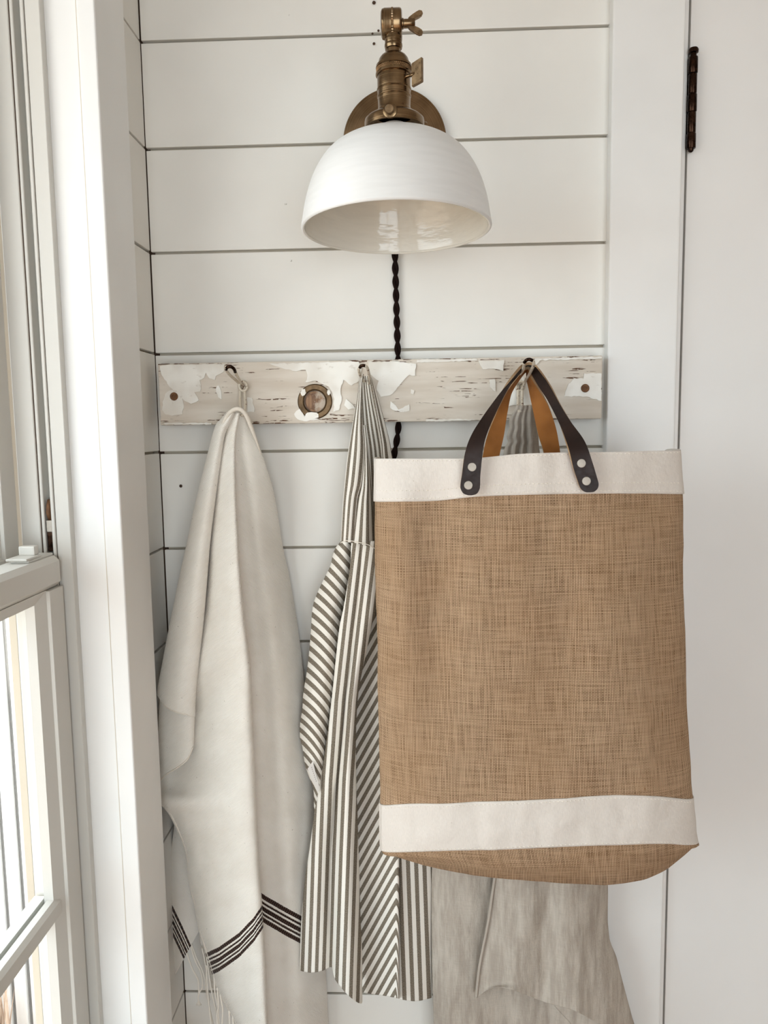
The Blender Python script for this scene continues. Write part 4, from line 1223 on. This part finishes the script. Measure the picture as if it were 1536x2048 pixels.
def strap(name, e1, e2, n, flip=False):
    A, B = cr(e1, n), cr(e2, n)
    PA, PB = [Vector(P(*q)) for q in A], [Vector(P(*q)) for q in B]
    th_ = .0032; bm = bmesh.new(); uvs = None
    rows_ = []
    for i in range(n):
        t = (PA[min(i + 1, n - 1)] + PB[min(i + 1, n - 1)]) - (PA[max(i - 1, 0)] + PB[max(i - 1, 0)])
        w_ = PB[i] - PA[i]; nr = t.cross(w_)
        if nr.length < 1e-9: nr = Vector((0, -1, 0))
        nr.normalize()
        if flip: nr = -nr
        c_ = (PA[i] + PB[i]) / 2
        # keep the leather's true width where the photo shows it edge on
        rows_.append([bm.verts.new(PA[i] + nr * th_ / 2), bm.verts.new(PB[i] + nr * th_ / 2), bm.verts.new(PB[i] - nr * th_ / 2), bm.verts.new(PA[i] - nr * th_ / 2)])
    for r0, r1 in zip(rows_, rows_[1:]):
        for k_ in range(4):
            f_ = bm.faces.new((r0[k_], r0[(k_ + 1) % 4], r1[(k_ + 1) % 4], r1[k_])); f_.material_index = (0, 2, 1, 2)[k_]
            f_.smooth = k_ in (0, 2)
    for r_ in (rows_[0], rows_[-1]):
        f_ = bm.faces.new(r_); f_.material_index = 2
    me = bpy.data.meshes.new(name); bmesh.ops.recalc_face_normals(bm, faces=bm.faces); bm.to_mesh(me); bm.free()
    o_ = obj(name, me, [M['leather'], M['suede'], M['leather_edge']]); child(o_, bag)
    md = o_.modifiers.new('edge', 'EDGE_SPLIT'); md.split_angle = math.radians(50)
    return o_


fd = .2062
e1 = [(937, 990.5, fd), (927, 987, fd), (921.5, 978, fd), (921, 968, fd), (924, 948, fd), (930, 906, .2062), (943, 870, .200), (966, 834, .184), (990, 801, .163), (1016, 765, .136), (1039, 736.5, .111), (1049, 729.5, .103), (1060, 727, .100), (1070.5, 732, .103), (1079.5, 741, .111), (1100.5, 771, .136), (1121.4, 810, .163), (1145, 848.7, .184), (1169, 884.7, .200), (1184, 923.6, .2062), (1194, 957, fd), (1196.5, 967, fd), (1195, 976, fd), (1188, 983, fd), (1179, 984.5, fd)]
e2 = [(943, 990.5, fd), (953, 987.5, fd), (958.5, 979, fd), (960, 970, fd), (961, 944.5, fd), (967, 894, .2055), (977.7, 858, .194), (995, 820, .175), (1014, 783, .148), (1031, 756, .117), (1045, 739, .090), (1051, 733, .081), (1059, 732, .078), (1066, 736, .081), (1064, 745, .090), (1077, 771, .117), (1097.5, 804, .148), (1118, 846, .175), (1135, 893.7, .2045), (1147, 938.6, .2062), (1155, 962, fd), (1158, 971, fd), (1162, 978, fd), (1168, 983, fd), (1173, 984.5, fd)]
strap('handle', e1, e2, 170, True)
bd = .1075
b1 = [(960, 985, bd), (962, 940, bd), (964, 919, bd), (971.7, 881.7, .107), (983.7, 845.7, .104), (1001.6, 801, .099), (1015, 778, .095), (1036, 750, .090), (1047, 739, .088), (1058, 737, .088), (1064, 754, .090), (1079.5, 780, .095), (1097.5, 813, .099), (1112, 857.7, .104), (1120, 905.6, .107), (1124, 940, bd), (1127, 985, bd)]
b2 = [(994, 985, bd), (997, 940, bd), (998.6, 911.6, bd), (1007.6, 869.7, .104), (1013.6, 824.8, .092), (1018.5, 795, .082), (1025, 778, .076), (1040, 755, .070), (1049, 744, .068), (1054, 743, .068), (1055, 757, .070), (1058.5, 775, .076), (1064.5, 810, .088), (1075, 864, .103), (1087, 904, .107), (1091, 940, bd), (1094, 985, bd)]
strap('handle', b1, b2, 140)
for px, py in ((944, 934), (936.5, 970.5), (1162.5, 926.5), (1172.5, 962)):
    mt = Matrix.Translation(P(px, py, fd + .0012)) @ roty
    lathe('rivet', [(.0047, -.002), (.0047, .0009), (.0044, .0013), (.0030, .0014), (.0004, .00145)], mt, M['nickel'], bag, 28)
